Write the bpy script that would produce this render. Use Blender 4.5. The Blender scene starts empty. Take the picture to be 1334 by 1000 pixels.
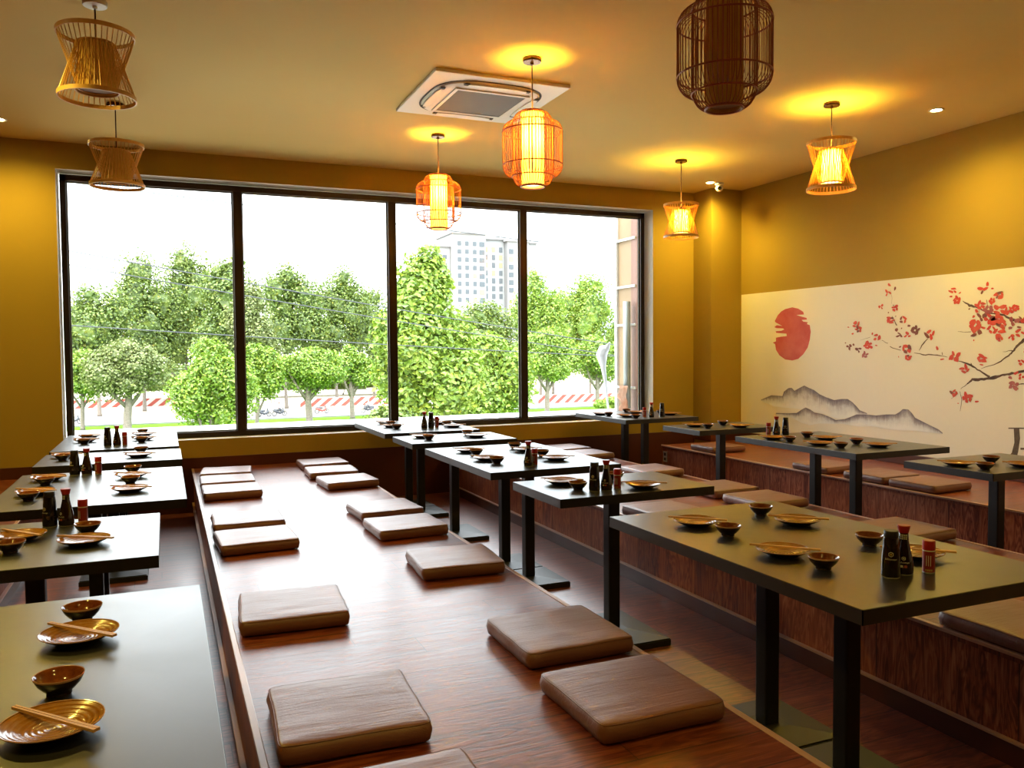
import bpy, bmesh, math, random
from mathutils import Vector, Matrix
D = bpy.data
SC = bpy.context.scene
COL = SC.collection
PI = math.pi
random.seed(7)

# ------------------------------------------------------------------ materials
class NT:
    """small helper round a node tree"""
    def __init__(s, m):
        s.m = m; s.t = m.node_tree; s.n = s.t.nodes; s.l = s.t.links
    def add(s, typ, **kw):
        n = s.n.new(typ)
        for k, v in kw.items(): setattr(n, k, v)
        return n
    def put(s, sock, v):
        if hasattr(v, 'is_output') or isinstance(v, bpy.types.NodeSocket): s.l.new(v, sock)
        elif isinstance(v, (tuple, list)) and len(v) == 3 and sock.type == 'RGBA': sock.default_value = (*v, 1)
        else: sock.default_value = v
    def math(s, op, a, b=0.0, c=None):
        n = s.add('ShaderNodeMath', operation=op)
        s.put(n.inputs[0], a); s.put(n.inputs[1], b)
        if c is not None: s.put(n.inputs[2], c)
        return n.outputs[0]
    def mix(s, f, a, b, blend='MIX'):
        n = s.add('ShaderNodeMix', data_type='RGBA', blend_type=blend)
        s.put(n.inputs['Factor'], f)
        s.put(n.inputs[6], a); s.put(n.inputs[7], b)
        return n.outputs[2]
    def coord(s, which='Object'):
        return s.add('ShaderNodeTexCoord').outputs[which]
    def mapping(s, v, scale=(1, 1, 1), rot=(0, 0, 0), loc=(0, 0, 0)):
        n = s.add('ShaderNodeMapping'); s.l.new(v, n.inputs[0])
        n.inputs['Scale'].default_value = scale; n.inputs['Rotation'].default_value = rot; n.inputs['Location'].default_value = loc
        return n.outputs[0]
    def noise(s, v, scale=5, detail=3, rough=.5, dist=0, out='Fac'):
        n = s.add('ShaderNodeTexNoise'); s.l.new(v, n.inputs['Vector'])
        n.inputs['Scale'].default_value = scale; n.inputs['Detail'].default_value = detail
        n.inputs['Roughness'].default_value = rough; n.inputs['Distortion'].default_value = dist
        return n.outputs[out]
    def ramp(s, f, stops):
        n = s.add('ShaderNodeValToRGB'); s.l.new(f, n.inputs[0])
        e = n.color_ramp.elements
        while len(e) < len(stops): e.new(.5)
        for x, (p, c) in zip(e, stops): x.position = p; x.color = (*c, 1)
        return n.outputs[0]
    def sep(s, v):
        n = s.add('ShaderNodeSeparateXYZ'); s.l.new(v, n.inputs[0]); return n.outputs
    def comb(s, x, y, z):
        n = s.add('ShaderNodeCombineXYZ')
        for i, v in enumerate((x, y, z)): s.put(n.inputs[i], v)
        return n.outputs[0]
    def bump(s, h, strength=.2, dist=.01):
        n = s.add('ShaderNodeBump'); s.l.new(h, n.inputs['Height'])
        n.inputs['Strength'].default_value = strength; n.inputs['Distance'].default_value = dist
        return n.outputs[0]

MATS = {}
def mat(name, col=(.5, .5, .5), rough=.5, metal=0, spec=.5, build=None, coat=0, emis=None, estr=0):
    m = D.materials.new(name); m.use_nodes = True
    t = NT(m); b = t.n['Principled BSDF']; t.b = b
    b.inputs['Base Color'].default_value = (*col, 1)
    b.inputs['Roughness'].default_value = rough
    b.inputs['Metallic'].default_value = metal
    b.inputs['Specular IOR Level'].default_value = spec
    b.inputs['Coat Weight'].default_value = coat; b.inputs['Coat Roughness'].default_value = max(.04, rough * .7) if coat else .03
    if emis: b.inputs['Emission Color'].default_value = (*emis, 1); b.inputs['Emission Strength'].default_value = estr
    if build: build(t, b)
    MATS[name] = m
    return m

def plank_floor(dark, mid, light, width=.16, length=1.25, rough=.3, along='x', bumpy=.25):
    def f(t, b):
        c = t.coord('Object'); x, y, z = t.sep(c)
        if along == 'y': x, y = y, x
        if along == 'z': x, y = z, t.math('ADD', x, y)
        row = t.math('FLOOR', t.math('DIVIDE', y, width))
        wn = t.add('ShaderNodeTexWhiteNoise', noise_dimensions='1D'); t.l.new(row, wn.inputs['W'])
        xo = t.math('ADD', x, t.math('MULTIPLY', wn.outputs[0], 7.3))
        colid = t.math('FLOOR', t.math('DIVIDE', xo, length))
        wn2 = t.add('ShaderNodeTexWhiteNoise', noise_dimensions='2D'); t.l.new(t.comb(row, colid, 0), wn2.inputs['Vector'])
        tint = wn2.outputs[0]
        gv = t.comb(t.math('MULTIPLY', xo, 1.0), t.math('ADD', y, t.math('MULTIPLY', tint, 3.1)), tint)
        gm = t.mapping(gv, scale=(3.2, 42, 1))
        g1 = t.noise(gm, 1.0, 6, .62, .6)
        gm2 = t.mapping(gv, scale=(1.3, 9, 1))
        g2 = t.noise(gm2, 1.5, 3, .5, 1.8)
        w = t.add('ShaderNodeMath', operation='SINE'); t.l.new(t.math('MULTIPLY', g2, 42.0), w.inputs[0])
        ring = t.math('MULTIPLY_ADD', w.outputs[0], .14, g1)
        colr = t.ramp(ring, [(.28, dark), (.52, mid), (.78, light)])
        colr = t.mix(t.math('MULTIPLY', t.math('SUBTRACT', tint, .5), .5), colr, light)
        fy = t.math('FRACT', t.math('DIVIDE', y, width)); fx = t.math('FRACT', t.math('DIVIDE', xo, length))
        ey = t.math('MINIMUM', fy, t.math('SUBTRACT', 1.0, fy)); ex = t.math('MINIMUM', fx, t.math('SUBTRACT', 1.0, fx))
        gy = t.math('LESS_THAN', ey, .0028 / width); gx = t.math('LESS_THAN', ex, .0018 / length)
        gr = t.math('MAXIMUM', gy, gx)
        colr = t.mix(t.math('MULTIPLY', gr, .75), colr, (.012, .005, .003))
        t.l.new(colr, b.inputs['Base Color'])
        t.l.new(t.math('MULTIPLY_ADD', ring, .16, rough - .06), b.inputs['Roughness'])
        h = t.math('SUBTRACT', t.math('MULTIPLY', ring, .35), gr)
        t.l.new(t.bump(h, bumpy, .004), b.inputs['Normal'])
    return f

mat('floor_wood', rough=.3, coat=.35, build=plank_floor((.085, .017, .010), (.165, .040, .025), (.26, .080, .052), rough=.34))
mat('deck_wood', rough=.3, spec=.42, coat=.16, build=plank_floor((.085, .013, .006), (.17, .034, .014), (.28, .078, .038), rough=.33, bumpy=.45))
mat('panel_wood', rough=.4, spec=.3, build=plank_floor((.11, .020, .008), (.27, .066, .028), (.46, .16, .075), width=.62, length=9, rough=.42, along='z', bumpy=.2))
mat('trim_wood', (.075, .016, .008), .38)
mat('nosing_wood', (.46, .27, .20), .30)

def plaster(c1, c2):
    def f(t, b):
        v = t.coord('Object')
        n = t.noise(v, 1.1, 3, .5)
        t.l.new(t.mix(n, c1, c2), b.inputs['Base Color'])
        n2 = t.noise(v, 90, 3, .6)
        t.l.new(t.bump(n2, .08, .002), b.inputs['Normal'])
    return f
mat('wall_paint', rough=.75, build=plaster((.345, .232, .036), (.385, .262, .043)), spec=.25)
mat('ceiling_paint', rough=.8, build=plaster((.76, .585, .19), (.80, .615, .21)), spec=.2)
mat('reveal_paint', rough=.7, build=plaster((.62, .60, .54), (.68, .66, .60)))
mat('window_metal', (.035, .022, .016), .42, .6)
mat('ledge_white', rough=.6, build=plaster((.74, .74, .73), (.8, .8, .8)))

def glass_build(t, b):
    t.n.remove(b)
    tr = t.add('ShaderNodeBsdfTransparent'); tr.inputs[0].default_value = (.97, .985, .98, 1)
    gl = t.add('ShaderNodeBsdfGlossy'); gl.inputs['Roughness'].default_value = .02
    fr = t.add('ShaderNodeFresnel'); fr.inputs[0].default_value = 1.35
    mx = t.add('ShaderNodeMixShader')
    t.l.new(fr.outputs[0], mx.inputs[0]); t.l.new(tr.outputs[0], mx.inputs[1]); t.l.new(gl.outputs[0], mx.inputs[2])
    t.l.new(mx.outputs[0], t.n['Material Output'].inputs[0])
mat('window_glass', build=glass_build)

def laminate(t, b):
    v = t.coord('Object')
    n = t.noise(t.mapping(v, scale=(1, 1, 1)), 6, 5, .6)
    t.l.new(t.ramp(n, [(.3, (.010, .010, .011)), (.7, (.020, .019, .019))]), b.inputs['Base Color'])
    n2 = t.noise(v, 3.5, 5, .65, .5)
    t.l.new(t.math('MULTIPLY_ADD', n2, .14, .26), b.inputs['Roughness'])
    n3 = t.noise(v, 420, 2, .5)
    t.l.new(t.bump(n3, .05, .001), b.inputs['Normal'])
mat('table_laminate', build=laminate, spec=.9, coat=.35)
mat('table_edge', (.012, .011, .0105), .36, spec=.6)
mat('black_metal', (.012, .012, .013), .38, .2)
mat('base_metal', (.016, .016, .016), .45, .2)

def leather(t, b):
    v = t.coord('Object'); oi = t.add('ShaderNodeObjectInfo').outputs['Random']
    n = t.noise(v, 3.0, 4, .55)
    c = t.ramp(n, [(.25, (.155, .052, .038)), (.75, (.22, .090, .068))])
    t.l.new(c, b.inputs['Base Color'])
    w1 = t.noise(t.mapping(v, scale=(3, 26, 10)), 1.6, 5, .6, 1.2)
    w2 = t.noise(v, 160, 3, .6)
    h = t.math('MULTIPLY_ADD', w2, .12, w1)
    t.l.new(t.bump(h, .42, .006), b.inputs['Normal'])
    t.l.new(t.math('MULTIPLY_ADD', w1, .18, .36), b.inputs['Roughness'])
mat('leatherette', build=leather, spec=.6, coat=.25, rough=.5)
mat('leatherette_seam', (.14, .048, .034), .42)

def glaze(t, b):
    v = t.coord('Object'); x, y, z = t.sep(v)
    n = t.noise(v, 34, 4, .6)
    rr = t.math('SQRT', t.math('ADD', t.math('MULTIPLY', x, x), t.math('MULTIPLY', y, y)))
    ang = t.math('ARCTAN2', y, x)
    sp = t.math('SINE', t.math('ADD', t.math('MULTIPLY', rr, 620.0), ang))
    c = t.ramp(n, [(.2, (.20, .066, .010)), (.55, (.31, .125, .018)), (.85, (.42, .20, .045))])
    t.l.new(t.mix(t.math('MULTIPLY', t.math('MAXIMUM', sp, 0.0), .18), c, (.55, .36, .14)), b.inputs['Base Color'])
    t.l.new(t.bump(sp, .3, .001), b.inputs['Normal'])
mat('plate_glaze', rough=.14, build=glaze, coat=.3)
mat('dark_glaze', (.030, .012, .008), .2)
mat('rim_highlight', (.50, .27, .17), .16)  # pale colour paints the rim highlight onto plate and bowl edges
def bowlglaze(t, b):
    n = t.noise(t.coord('Object'), 60, 4, .6)
    t.l.new(t.ramp(n, [(.3, (.12, .026, .008)), (.7, (.24, .066, .016))]), b.inputs['Base Color'])
mat('bowl_glaze', rough=.12, build=bowlglaze, coat=.3)
def chopwood(t, b):
    n = t.noise(t.mapping(t.coord('Object'), scale=(6, 120, 120)), 1, 3)
    t.l.new(t.ramp(n, [(.3, (.50, .25, .075)), (.7, (.70, .41, .16))]), b.inputs['Base Color'])
mat('chopstick_wood', rough=.5, build=chopwood)

mat('bottle_dark', (.010, .006, .005), .08, coat=.5)
mat('bottle_glass', (.36, .34, .30), .06, coat=.4)
mat('soy_dark', (.016, .006, .004), .08, coat=.5)
mat('red_plastic', (.42, .018, .012), .3)
mat('red_label', (.26, .018, .014), .4)
mat('white_print', (.72, .68, .60), .5)
mat('red_print', (.48, .10, .06), .5)
mat('gold_print', (.48, .31, .10), .5)
mat('black_cap', (.018, .016, .016), .35)

def bamboo(c1, c2):
    def f(t, b):
        n = t.noise(t.mapping(t.coord('Object'), scale=(30, 30, 6)), 1, 3)
        t.l.new(t.mix(n, c1, c2), b.inputs['Base Color'])
    return f
mat('bamboo', rough=.40, build=bamboo((.66, .34, .06), (.84, .52, .15)))
mat('bamboo_red', rough=.42, build=bamboo((.36, .10, .05), (.52, .16, .085)))
mat('shade_paper', rough=.8, build=bamboo((.66, .44, .10), (.74, .50, .13)))
mat('diffuser_off', (.42, .36, .24), .6)
def litshade(t, b):
    v = t.coord('Object'); x, y, z = t.sep(v)
    d = t.add('ShaderNodeBsdfDiffuse'); d.inputs[0].default_value = (.75, .45, .12, 1)
    tl = t.add('ShaderNodeBsdfTranslucent'); tl.inputs[0].default_value = (.80, .50, .13, 1)
    m1 = t.add('ShaderNodeMixShader'); m1.inputs[0].default_value = .6
    t.l.new(d.outputs[0], m1.inputs[1]); t.l.new(tl.outputs[0], m1.inputs[2])
    e = t.add('ShaderNodeEmission'); e.inputs[0].default_value = (1, .66, .12, 1); e.inputs[1].default_value = .30
    ad = t.add('ShaderNodeAddShader'); t.l.new(m1.outputs[0], ad.inputs[0]); t.l.new(e.outputs[0], ad.inputs[1])
    t.n.remove(b); t.l.new(ad.outputs[0], t.n['Material Output'].inputs[0])
mat('shade_lit', build=litshade)
mat('bulb_lit', (1, .9, .6), .5, emis=(1, .72, .30), estr=14)
mat('diffuser_lit', (.8, .7, .5), .6, emis=(1, .70, .30), estr=1.6)
mat('downlight_lit', (1, .9, .7), .5, emis=(1, .74, .30), estr=22)
mat('bulb_off', (.75, .72, .65), .2)
mat('rose_metal', (.10, .045, .030), .25, .8)
mat('rose_white', (.75, .75, .72), .4)
mat('cord_brown', (.10, .045, .03), .5)
mat('white_plastic', (.72, .68, .60), .4)
mat('groove_dark', (.045, .030, .024), .7)
def grille(t, b):
    v = t.coord('Object'); x, y, z = t.sep(v)
    s = 2 * PI / .0125
    a = t.math('MULTIPLY', t.math('SINE', t.math('MULTIPLY', x, s)), t.math('SINE', t.math('MULTIPLY', y, s)))
    c = t.mix(t.math('GREATER_THAN', a, -.05), (.14, .075, .045), (.040, .020, .013))
    t.l.new(c, b.inputs['Base Color'])
mat('ac_grille', rough=.6, build=grille)
mat('lens_black', (.01, .01, .011), .08)
mat('socket_plastic', (.50, .47, .42), .4)
mat('socket_dark', (.03, .03, .03), .5)

# mural inks
def canvas(t, b):
    v = t.coord('Object')
    n = t.noise(v, 1.3, 4, .55); n2 = t.noise(v, 26, 4, .6)
    c = t.mix(n, (.80, .78, .72), (.86, .845, .79))
    c = t.mix(t.math('MULTIPLY', n2, .12), c, (.66, .60, .50))
    t.l.new(c, b.inputs['Base Color'])
mat('mural_canvas', rough=.6, build=canvas, spec=.3)
def ink(c1, c2, sc=14):
    def f(t, b):
        n = t.noise(t.coord('Object'), sc, 4, .6)
        t.l.new(t.ramp(n, [(.3, c1), (.7, c2)]), b.inputs['Base Color'])
    return f
mat('ink_sun', rough=.6, build=ink((.52, .075, .080), (.62, .16, .16), 4), spec=.3)
mat('ink_red', rough=.6, build=ink((.60, .035, .022), (.70, .12, .075), 9), spec=.3)
mat('ink_darkred', rough=.6, build=ink((.13, .045, .035), (.32, .10, .075), 9), spec=.3)
mat('ink_mauve', rough=.6, build=ink((.30, .06, .09), (.52, .18, .18), 9), spec=.3)
mat('ink_branch', rough=.6, build=ink((.050, .025, .018), (.17, .10, .075), 18), spec=.3)
mat('ink_brown', rough=.6, build=ink((.075, .055, .040), (.15, .115, .085), 22), spec=.3)
def wash(t, b):
    a = t.add('ShaderNodeAttribute', attribute_name='wash').outputs['Fac']
    v = t.coord('Object')
    n = t.noise(v, 9, 5, .65); n2 = t.noise(t.mapping(v, scale=(1, 60, 6)), 1.0, 4, .6)
    f = t.math('ADD', a, t.math('MULTIPLY', t.math('SUBTRACT', n, .5), .75))
    f = t.math('ADD', f, t.math('MULTIPLY', t.math('SUBTRACT', n2, .5), .45))
    c = t.ramp(f, [(.0, (.20, .18, .23)), (.20, (.36, .34, .40)), (.46, (.68, .71, .76)), (.80, (.84, .87, .90))])
    t.l.new(c, b.inputs['Base Color'])
mat('ink_wash', rough=.6, build=wash, spec=.3)

# outdoors
def leafmat(dark, mid, light, yellow):
    def f(t, b):
        a = t.add('ShaderNodeAttribute', attribute_name='tint').outputs['Fac']
        c = t.ramp(a, [(.0, dark), (.4, mid), (.8, light), (1.0, yellow)])
        d = t.add('ShaderNodeBsdfDiffuse'); tl = t.add('ShaderNodeBsdfTranslucent')
        t.l.new(c, d.inputs[0]); t.l.new(c, tl.inputs[0])
        m = t.add('ShaderNodeMixShader'); m.inputs[0].default_value = .28
        t.l.new(d.outputs[0], m.inputs[1]); t.l.new(tl.outputs[0], m.inputs[2])
        g = t.add('ShaderNodeBsdfGlossy'); g.inputs['Roughness'].default_value = .45
        m2 = t.add('ShaderNodeMixShader'); m2.inputs[0].default_value = .05
        t.l.new(m.outputs[0], m2.inputs[1]); t.l.new(g.outputs[0], m2.inputs[2])
        t.n.remove(b); t.l.new(m2.outputs[0], t.n['Material Output'].inputs[0])
    return f
mat('leaf_deep', build=leafmat((.042, .080, .018), (.100, .160, .027), (.205, .255, .036), (.37, .32, .05)))
mat('leaf_bright', build=leafmat((.058, .122, .014), (.138, .240, .023), (.265, .345, .032), (.38, .35, .04)))
mat('leaf_pale', build=leafmat((.075, .105, .035), (.14, .175, .05), (.22, .245, .07), (.30, .27, .09)))
mat('bark', rough=.9, build=ink((.10, .08, .065), (.19, .16, .135), 6))
mat('grass', rough=1, spec=0, build=ink((.065, .165, .015), (.10, .215, .024), 3))
mat('asphalt', rough=1, spec=0, build=ink((.24, .225, .215), (.30, .285, .27), .4))
mat('earth', rough=1, spec=0, build=ink((.26, .23, .17), (.34, .30, .24), .2))
mat('kerb', (.16, .17, .15), .8)
def hoarding(t, b):
    x, y, z = t.sep(t.coord('Object'))
    s = t.math('FRACT', t.math('DIVIDE', t.math('ADD', x, t.math('MULTIPLY', z, -1.2)), 1.55))
    t.l.new(t.mix(t.math('GREATER_THAN', s, .52), (.42, .40, .385), (.30, .070, .055)), b.inputs['Base Color'])
mat('hoarding_stripe', rough=.8, spec=.1, build=hoarding)
mat('block_white', (.235, .235, .235), .7)
mat('block_side', (.20, .21, .215), .7)
mat('block_glass', (.055, .068, .078), .3)
mat('block_cream', (.22, .19, .11), .6)
mat('bike_dark', (.045, .05, .06), .4)
mat('bike_red', (.45, .06, .05), .35)
mat('tyre', (.03, .03, .03), .8)
mat('cloth_pink', (.70, .42, .40), .8)
mat('cloth_white', (.75, .73, .72), .8)
mat('skin', (.45, .27, .18), .6)
mat('cable_black', (.03, .035, .04), .7)
mat('sign_board', rough=.6, build=ink((.18, .12, .06), (.22, .155, .085), 2))
mat('sign_brown', (.16, .075, .05), .5)
mat('steel_white', (.5, .5, .49), .4)
mat('steel_grey', (.20, .22, .21), .4, .3)
mat('sheet_plastic', (.30, .31, .32), .35)
mat('banner_scrap', rough=.7, build=ink((.40, .17, .08), (.40, .31, .23), 5))

# ------------------------------------------------------------------ mesh helpers
def link(o): COL.objects.link(o); return o
def obj(name, bm, mats, parent=None, smooth=False, loc=None, rot=None):
    me = D.meshes.new(name)
    bm.normal_update(); bm.to_mesh(me); bm.free()
    if isinstance(mats, str): mats = [mats]
    for m in mats: me.materials.append(MATS[m])
    if smooth:
        for p in me.polygons: p.use_smooth = True
    o = link(D.objects.new(name, me))
    if parent: o.parent = parent
    if loc: o.location = loc
    if rot: o.rotation_euler = rot
    return o
def smooth_angle(o, deg=40):
    me = o.data
    for p in me.polygons: p.use_smooth = True
    bm = bmesh.new(); bm.from_mesh(me); a = math.radians(deg)
    for e in bm.edges:
        if len(e.link_faces) == 2 and e.calc_face_angle(0) > a: e.smooth = False
    bm.to_mesh(me); bm.free()
    return o
def tag(o, label, cat, group=None):
    o['label'] = label; o['category'] = cat
    if group: o['group'] = group
    return o
def thing(name, label, cat, loc=(0, 0, 0), rz=0, group=None):
    o = link(D.objects.new(name, None)); o.location = loc; o.rotation_euler = (0, 0, rz); o.empty_display_size = .1
    return tag(o, label, cat, group)
def struct(o): o['kind'] = 'structure'; return o
def dup(root, loc, rz, label, group=None):
    r = root.copy(); link(r); r.location = loc; r.rotation_euler = (0, 0, rz); r['label'] = label
    if group: r['group'] = group
    for ch in list(root.children):
        c = ch.copy(); link(c); c.parent = r
        for g in list(ch.children):
            d = g.copy(); link(d); d.parent = c
    return r

def box(bm, x0, x1, y0, y1, z0, z1, mi=0, bev=0, seg=2):
    r = bmesh.ops.create_cube(bm, size=1)
    vs = r['verts']
    for v in vs:
        v.co = Vector(((x0 + x1) / 2 + v.co.x * (x1 - x0), (y0 + y1) / 2 + v.co.y * (y1 - y0), (z0 + z1) / 2 + v.co.z * (z1 - z0)))
    fs = {f for v in vs for f in v.link_faces}
    for f in fs: f.material_index = mi
    if bev:
        es = {e for v in vs for e in v.link_edges}
        rr = bmesh.ops.bevel(bm, geom=list(es), offset=bev, segments=seg, affect='EDGES', profile=.6)
        for f in rr['faces']: f.material_index = mi
    return vs
def B(*a, **k):
    bm = bmesh.new(); box(bm, *a, **k); return bm
def lathe(bm, prof, seg=32, mi=0, cx=0, cy=0, mis=None, ang0=0):
    rings = []
    for r, z in prof:
        if r < 1e-6: rings.append([bm.verts.new((cx, cy, z))])
        else: rings.append([bm.verts.new((cx + r * math.cos(ang0 + 2 * PI * i / seg), cy + r * math.sin(ang0 + 2 * PI * i / seg), z)) for i in range(seg)])
    for k in range(len(rings) - 1):
        a, b = rings[k], rings[k + 1]; m = mis[k] if mis else mi
        for i in range(seg):
            j = (i + 1) % seg
            if len(a) == 1 and len(b) == 1: break
            if len(a) == 1: f = bm.faces.new((a[0], b[j], b[i]))
            elif len(b) == 1: f = bm.faces.new((a[i], a[j], b[0]))
            else: f = bm.faces.new((a[i], a[j], b[j], b[i]))
            f.material_index = m
    return bm
def tube(bm, pts, r, seg=6, closed=False, mi=0):
    pts = [Vector(p) for p in pts]; n = len(pts); rings = []
    up = Vector((0, 0, 1)); prev = None
    for i, p in enumerate(pts):
        if closed: d = pts[(i + 1) % n] - pts[i - 1]
        else: d = pts[min(i + 1, n - 1)] - pts[max(i - 1, 0)]
        d.normalize()
        if prev is None:
            s = d.cross(up)
            if s.length < 1e-3: s = d.cross(Vector((1, 0, 0)))
        else:
            s = prev - d * prev.dot(d)
        s.normalize(); prev = s; t = d.cross(s)
        rr = r[i] if isinstance(r, (list, tuple)) else r
        rings.append([bm.verts.new(p + s * rr * math.cos(2 * PI * k / seg) + t * rr * math.sin(2 * PI * k / seg)) for k in range(seg)])
    for i in range(n if closed else n - 1):
        a, b = rings[i], rings[(i + 1) % n]
        for k in range(seg):
            f = bm.faces.new((a[k], a[(k + 1) % seg], b[(k + 1) % seg], b[k])); f.material_index = mi
    if not closed:
        for ring, rev in ((rings[0], False), (rings[-1], True)):
            f = bm.faces.new(ring if rev else ring[::-1]); f.material_index = mi
    return bm
def circle(r, z, seg=40, cx=0, cy=0):
    return [(cx + r * math.cos(2 * PI * i / seg), cy + r * math.sin(2 * PI * i / seg), z) for i in range(seg)]
def recalc(bm): bmesh.ops.recalc_face_normals(bm, faces=bm.faces); return bm
SKY, SUNP, EXPO = 0.88, 0.65, 2.6
SUN=[(6.971,1.89),(6.864,1.904),(6.773,1.885),(6.699,1.848),(6.69,1.82),(6.802,1.82),(6.728,1.8),(6.652,1.783),(6.646,1.766),(6.722,1.764),(6.698,1.746),(6.634,1.738),(6.645,1.719),(6.605,1.706),(6.59,1.639),(6.603,1.555),(6.631,1.476),(6.695,1.405),(6.768,1.356),(6.858,1.338),(6.966,1.348),(7.055,1.391),(7.112,1.452),(7.126,1.514),(7.165,1.532),(7.113,1.545),(7.113,1.585),(7.031,1.594),(6.944,1.599),(6.95,1.625),(7.111,1.638),(7.12,1.655),(7.031,1.658),(6.985,1.67),(7.0,1.683),(7.101,1.688),(7.14,1.7),(7.102,1.721),(7.016,1.71),(7.115,1.75),(7.134,1.766),(7.09,1.826),(7.033,1.867)]
MB_T=[(7.354,0.888),(7.182,0.947),(7.003,0.947),(6.981,0.997),(6.912,1.037),(6.866,1.042),(6.821,1.012),(6.743,1.047),(6.678,1.073),(6.613,1.052),(6.538,1.032),(6.454,0.99),(6.361,0.964),(6.26,0.943),(6.162,0.959),(6.085,0.963),(6.028,0.937),(5.971,0.896),(5.933,0.862),(5.842,0.84)]
MB_B=[(7.354,0.881),(7.254,0.856),(7.133,0.83),(6.967,0.824),(6.83,0.828),(6.719,0.824),(6.567,0.813),(6.42,0.8),(6.278,0.772),(6.179,0.764),(6.083,0.779),(5.97,0.813),(5.842,0.834)]
MF_T=[(7.108,0.756),(6.921,0.765),(6.785,0.778),(6.708,0.82),(6.654,0.844),(6.589,0.827),(6.525,0.8),(6.42,0.792),(6.318,0.769),(6.238,0.745),(6.121,0.761),(6.045,0.789),(5.97,0.819),(5.86,0.827),(5.734,0.826),(5.613,0.844),(5.512,0.851),(5.462,0.879),(5.43,0.906),(5.373,0.906),(5.333,0.875),(5.3,0.837),(5.221,0.809),(5.129,0.777),(5.053,0.751),(5.016,0.726)]
MF_B=[(7.108,0.749),(6.967,0.736),(6.829,0.717),(6.718,0.681),(6.587,0.667),(6.461,0.696),(6.317,0.704),(6.159,0.717),(6.006,0.708),(5.895,0.709),(5.786,0.724),(5.646,0.716),(5.526,0.709),(5.444,0.714),(5.283,0.725),(5.128,0.721),(5.016,0.72)]
BR=[([(5.319,1.421),(5.197,1.402),(5.079,1.399),(4.979,1.383)],[0.004,0.011,0.009,0.003]),([(4.88,1.353),(4.758,1.318),(4.677,1.271),(4.586,1.223)],[0.006,0.015,0.013,0.019]),([(4.09,1.349),(4.224,1.292),(4.377,1.26),(4.461,1.246),(4.536,1.221),(4.637,1.206),(4.742,1.197),(4.788,1.159)],[0.033,0.027,0.019,0.017,0.026,0.024,0.022,0.007]),([(4.782,1.165),(4.849,1.114)],[0.006,0.003]),([(4.096,1.636),(4.23,1.584),(4.308,1.517),(4.363,1.472),(4.386,1.438),(4.428,1.398),(4.513,1.339),(4.665,1.289)],[0.04,0.034,0.025,0.02,0.016,0.013,0.01,0.002]),([(4.386,1.438),(4.477,1.429)],[0.008,0.002]),([(4.841,1.852),(4.779,1.815),(4.7,1.787),(4.595,1.74),(4.47,1.717),(4.396,1.68),(4.31,1.659),(4.096,1.641)],[0.005,0.02,0.01,0.014,0.014,0.021,0.025,0.033]),([(4.884,1.597),(4.762,1.594)],[0.003,0.005]),([(5.676,1.536),(5.608,1.508)],[0.004,0.006]),([(5.583,1.475),(5.461,1.443)],[0.007,0.005]),([(5.266,1.44),(5.229,1.498),(5.177,1.542)],[0.004,0.013,0.005]),([(4.758,1.336),(4.741,1.303)],[0.005,0.012]),([(4.855,1.095),(4.836,1.022),(4.85,0.929)],[0.004,0.005,0.003]),([(4.889,1.069),(4.938,1.029)],[0.005,0.002]),([(5.563,1.756),(5.509,1.67)],[0.005,0.011]),([(4.626,1.854),(4.616,1.794)],[0.004,0.006]),([(4.692,1.714),(4.687,1.798)],[0.003,0.003]),([(4.1979999999999995,2.03),(4.148,1.88),(4.098,1.7),(4.068,1.52),(4.078,1.36),(3.9979999999999998,1.12),(3.9379999999999997,0.86),(3.968,0.66),(3.9379999999999997,0.508)],[0.012,0.035,0.055,0.07,0.085,0.1,0.12,0.135,0.17]),([(4.301,1.176),(4.363,1.174)],[0.009,0.005]),([(4.087,1.173),(4.222,1.173),(4.301,1.176)],[0.022,0.013,0.009]),([(5.586,2.005),(5.565,1.923),(5.572,1.87)],[0.001,0.002,0.002]),([(5.033,1.427),(5.029,1.402)],[0.005,0.008]),([(5.936,1.54),(5.813,1.569)],[0.001,0.003])]
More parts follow.
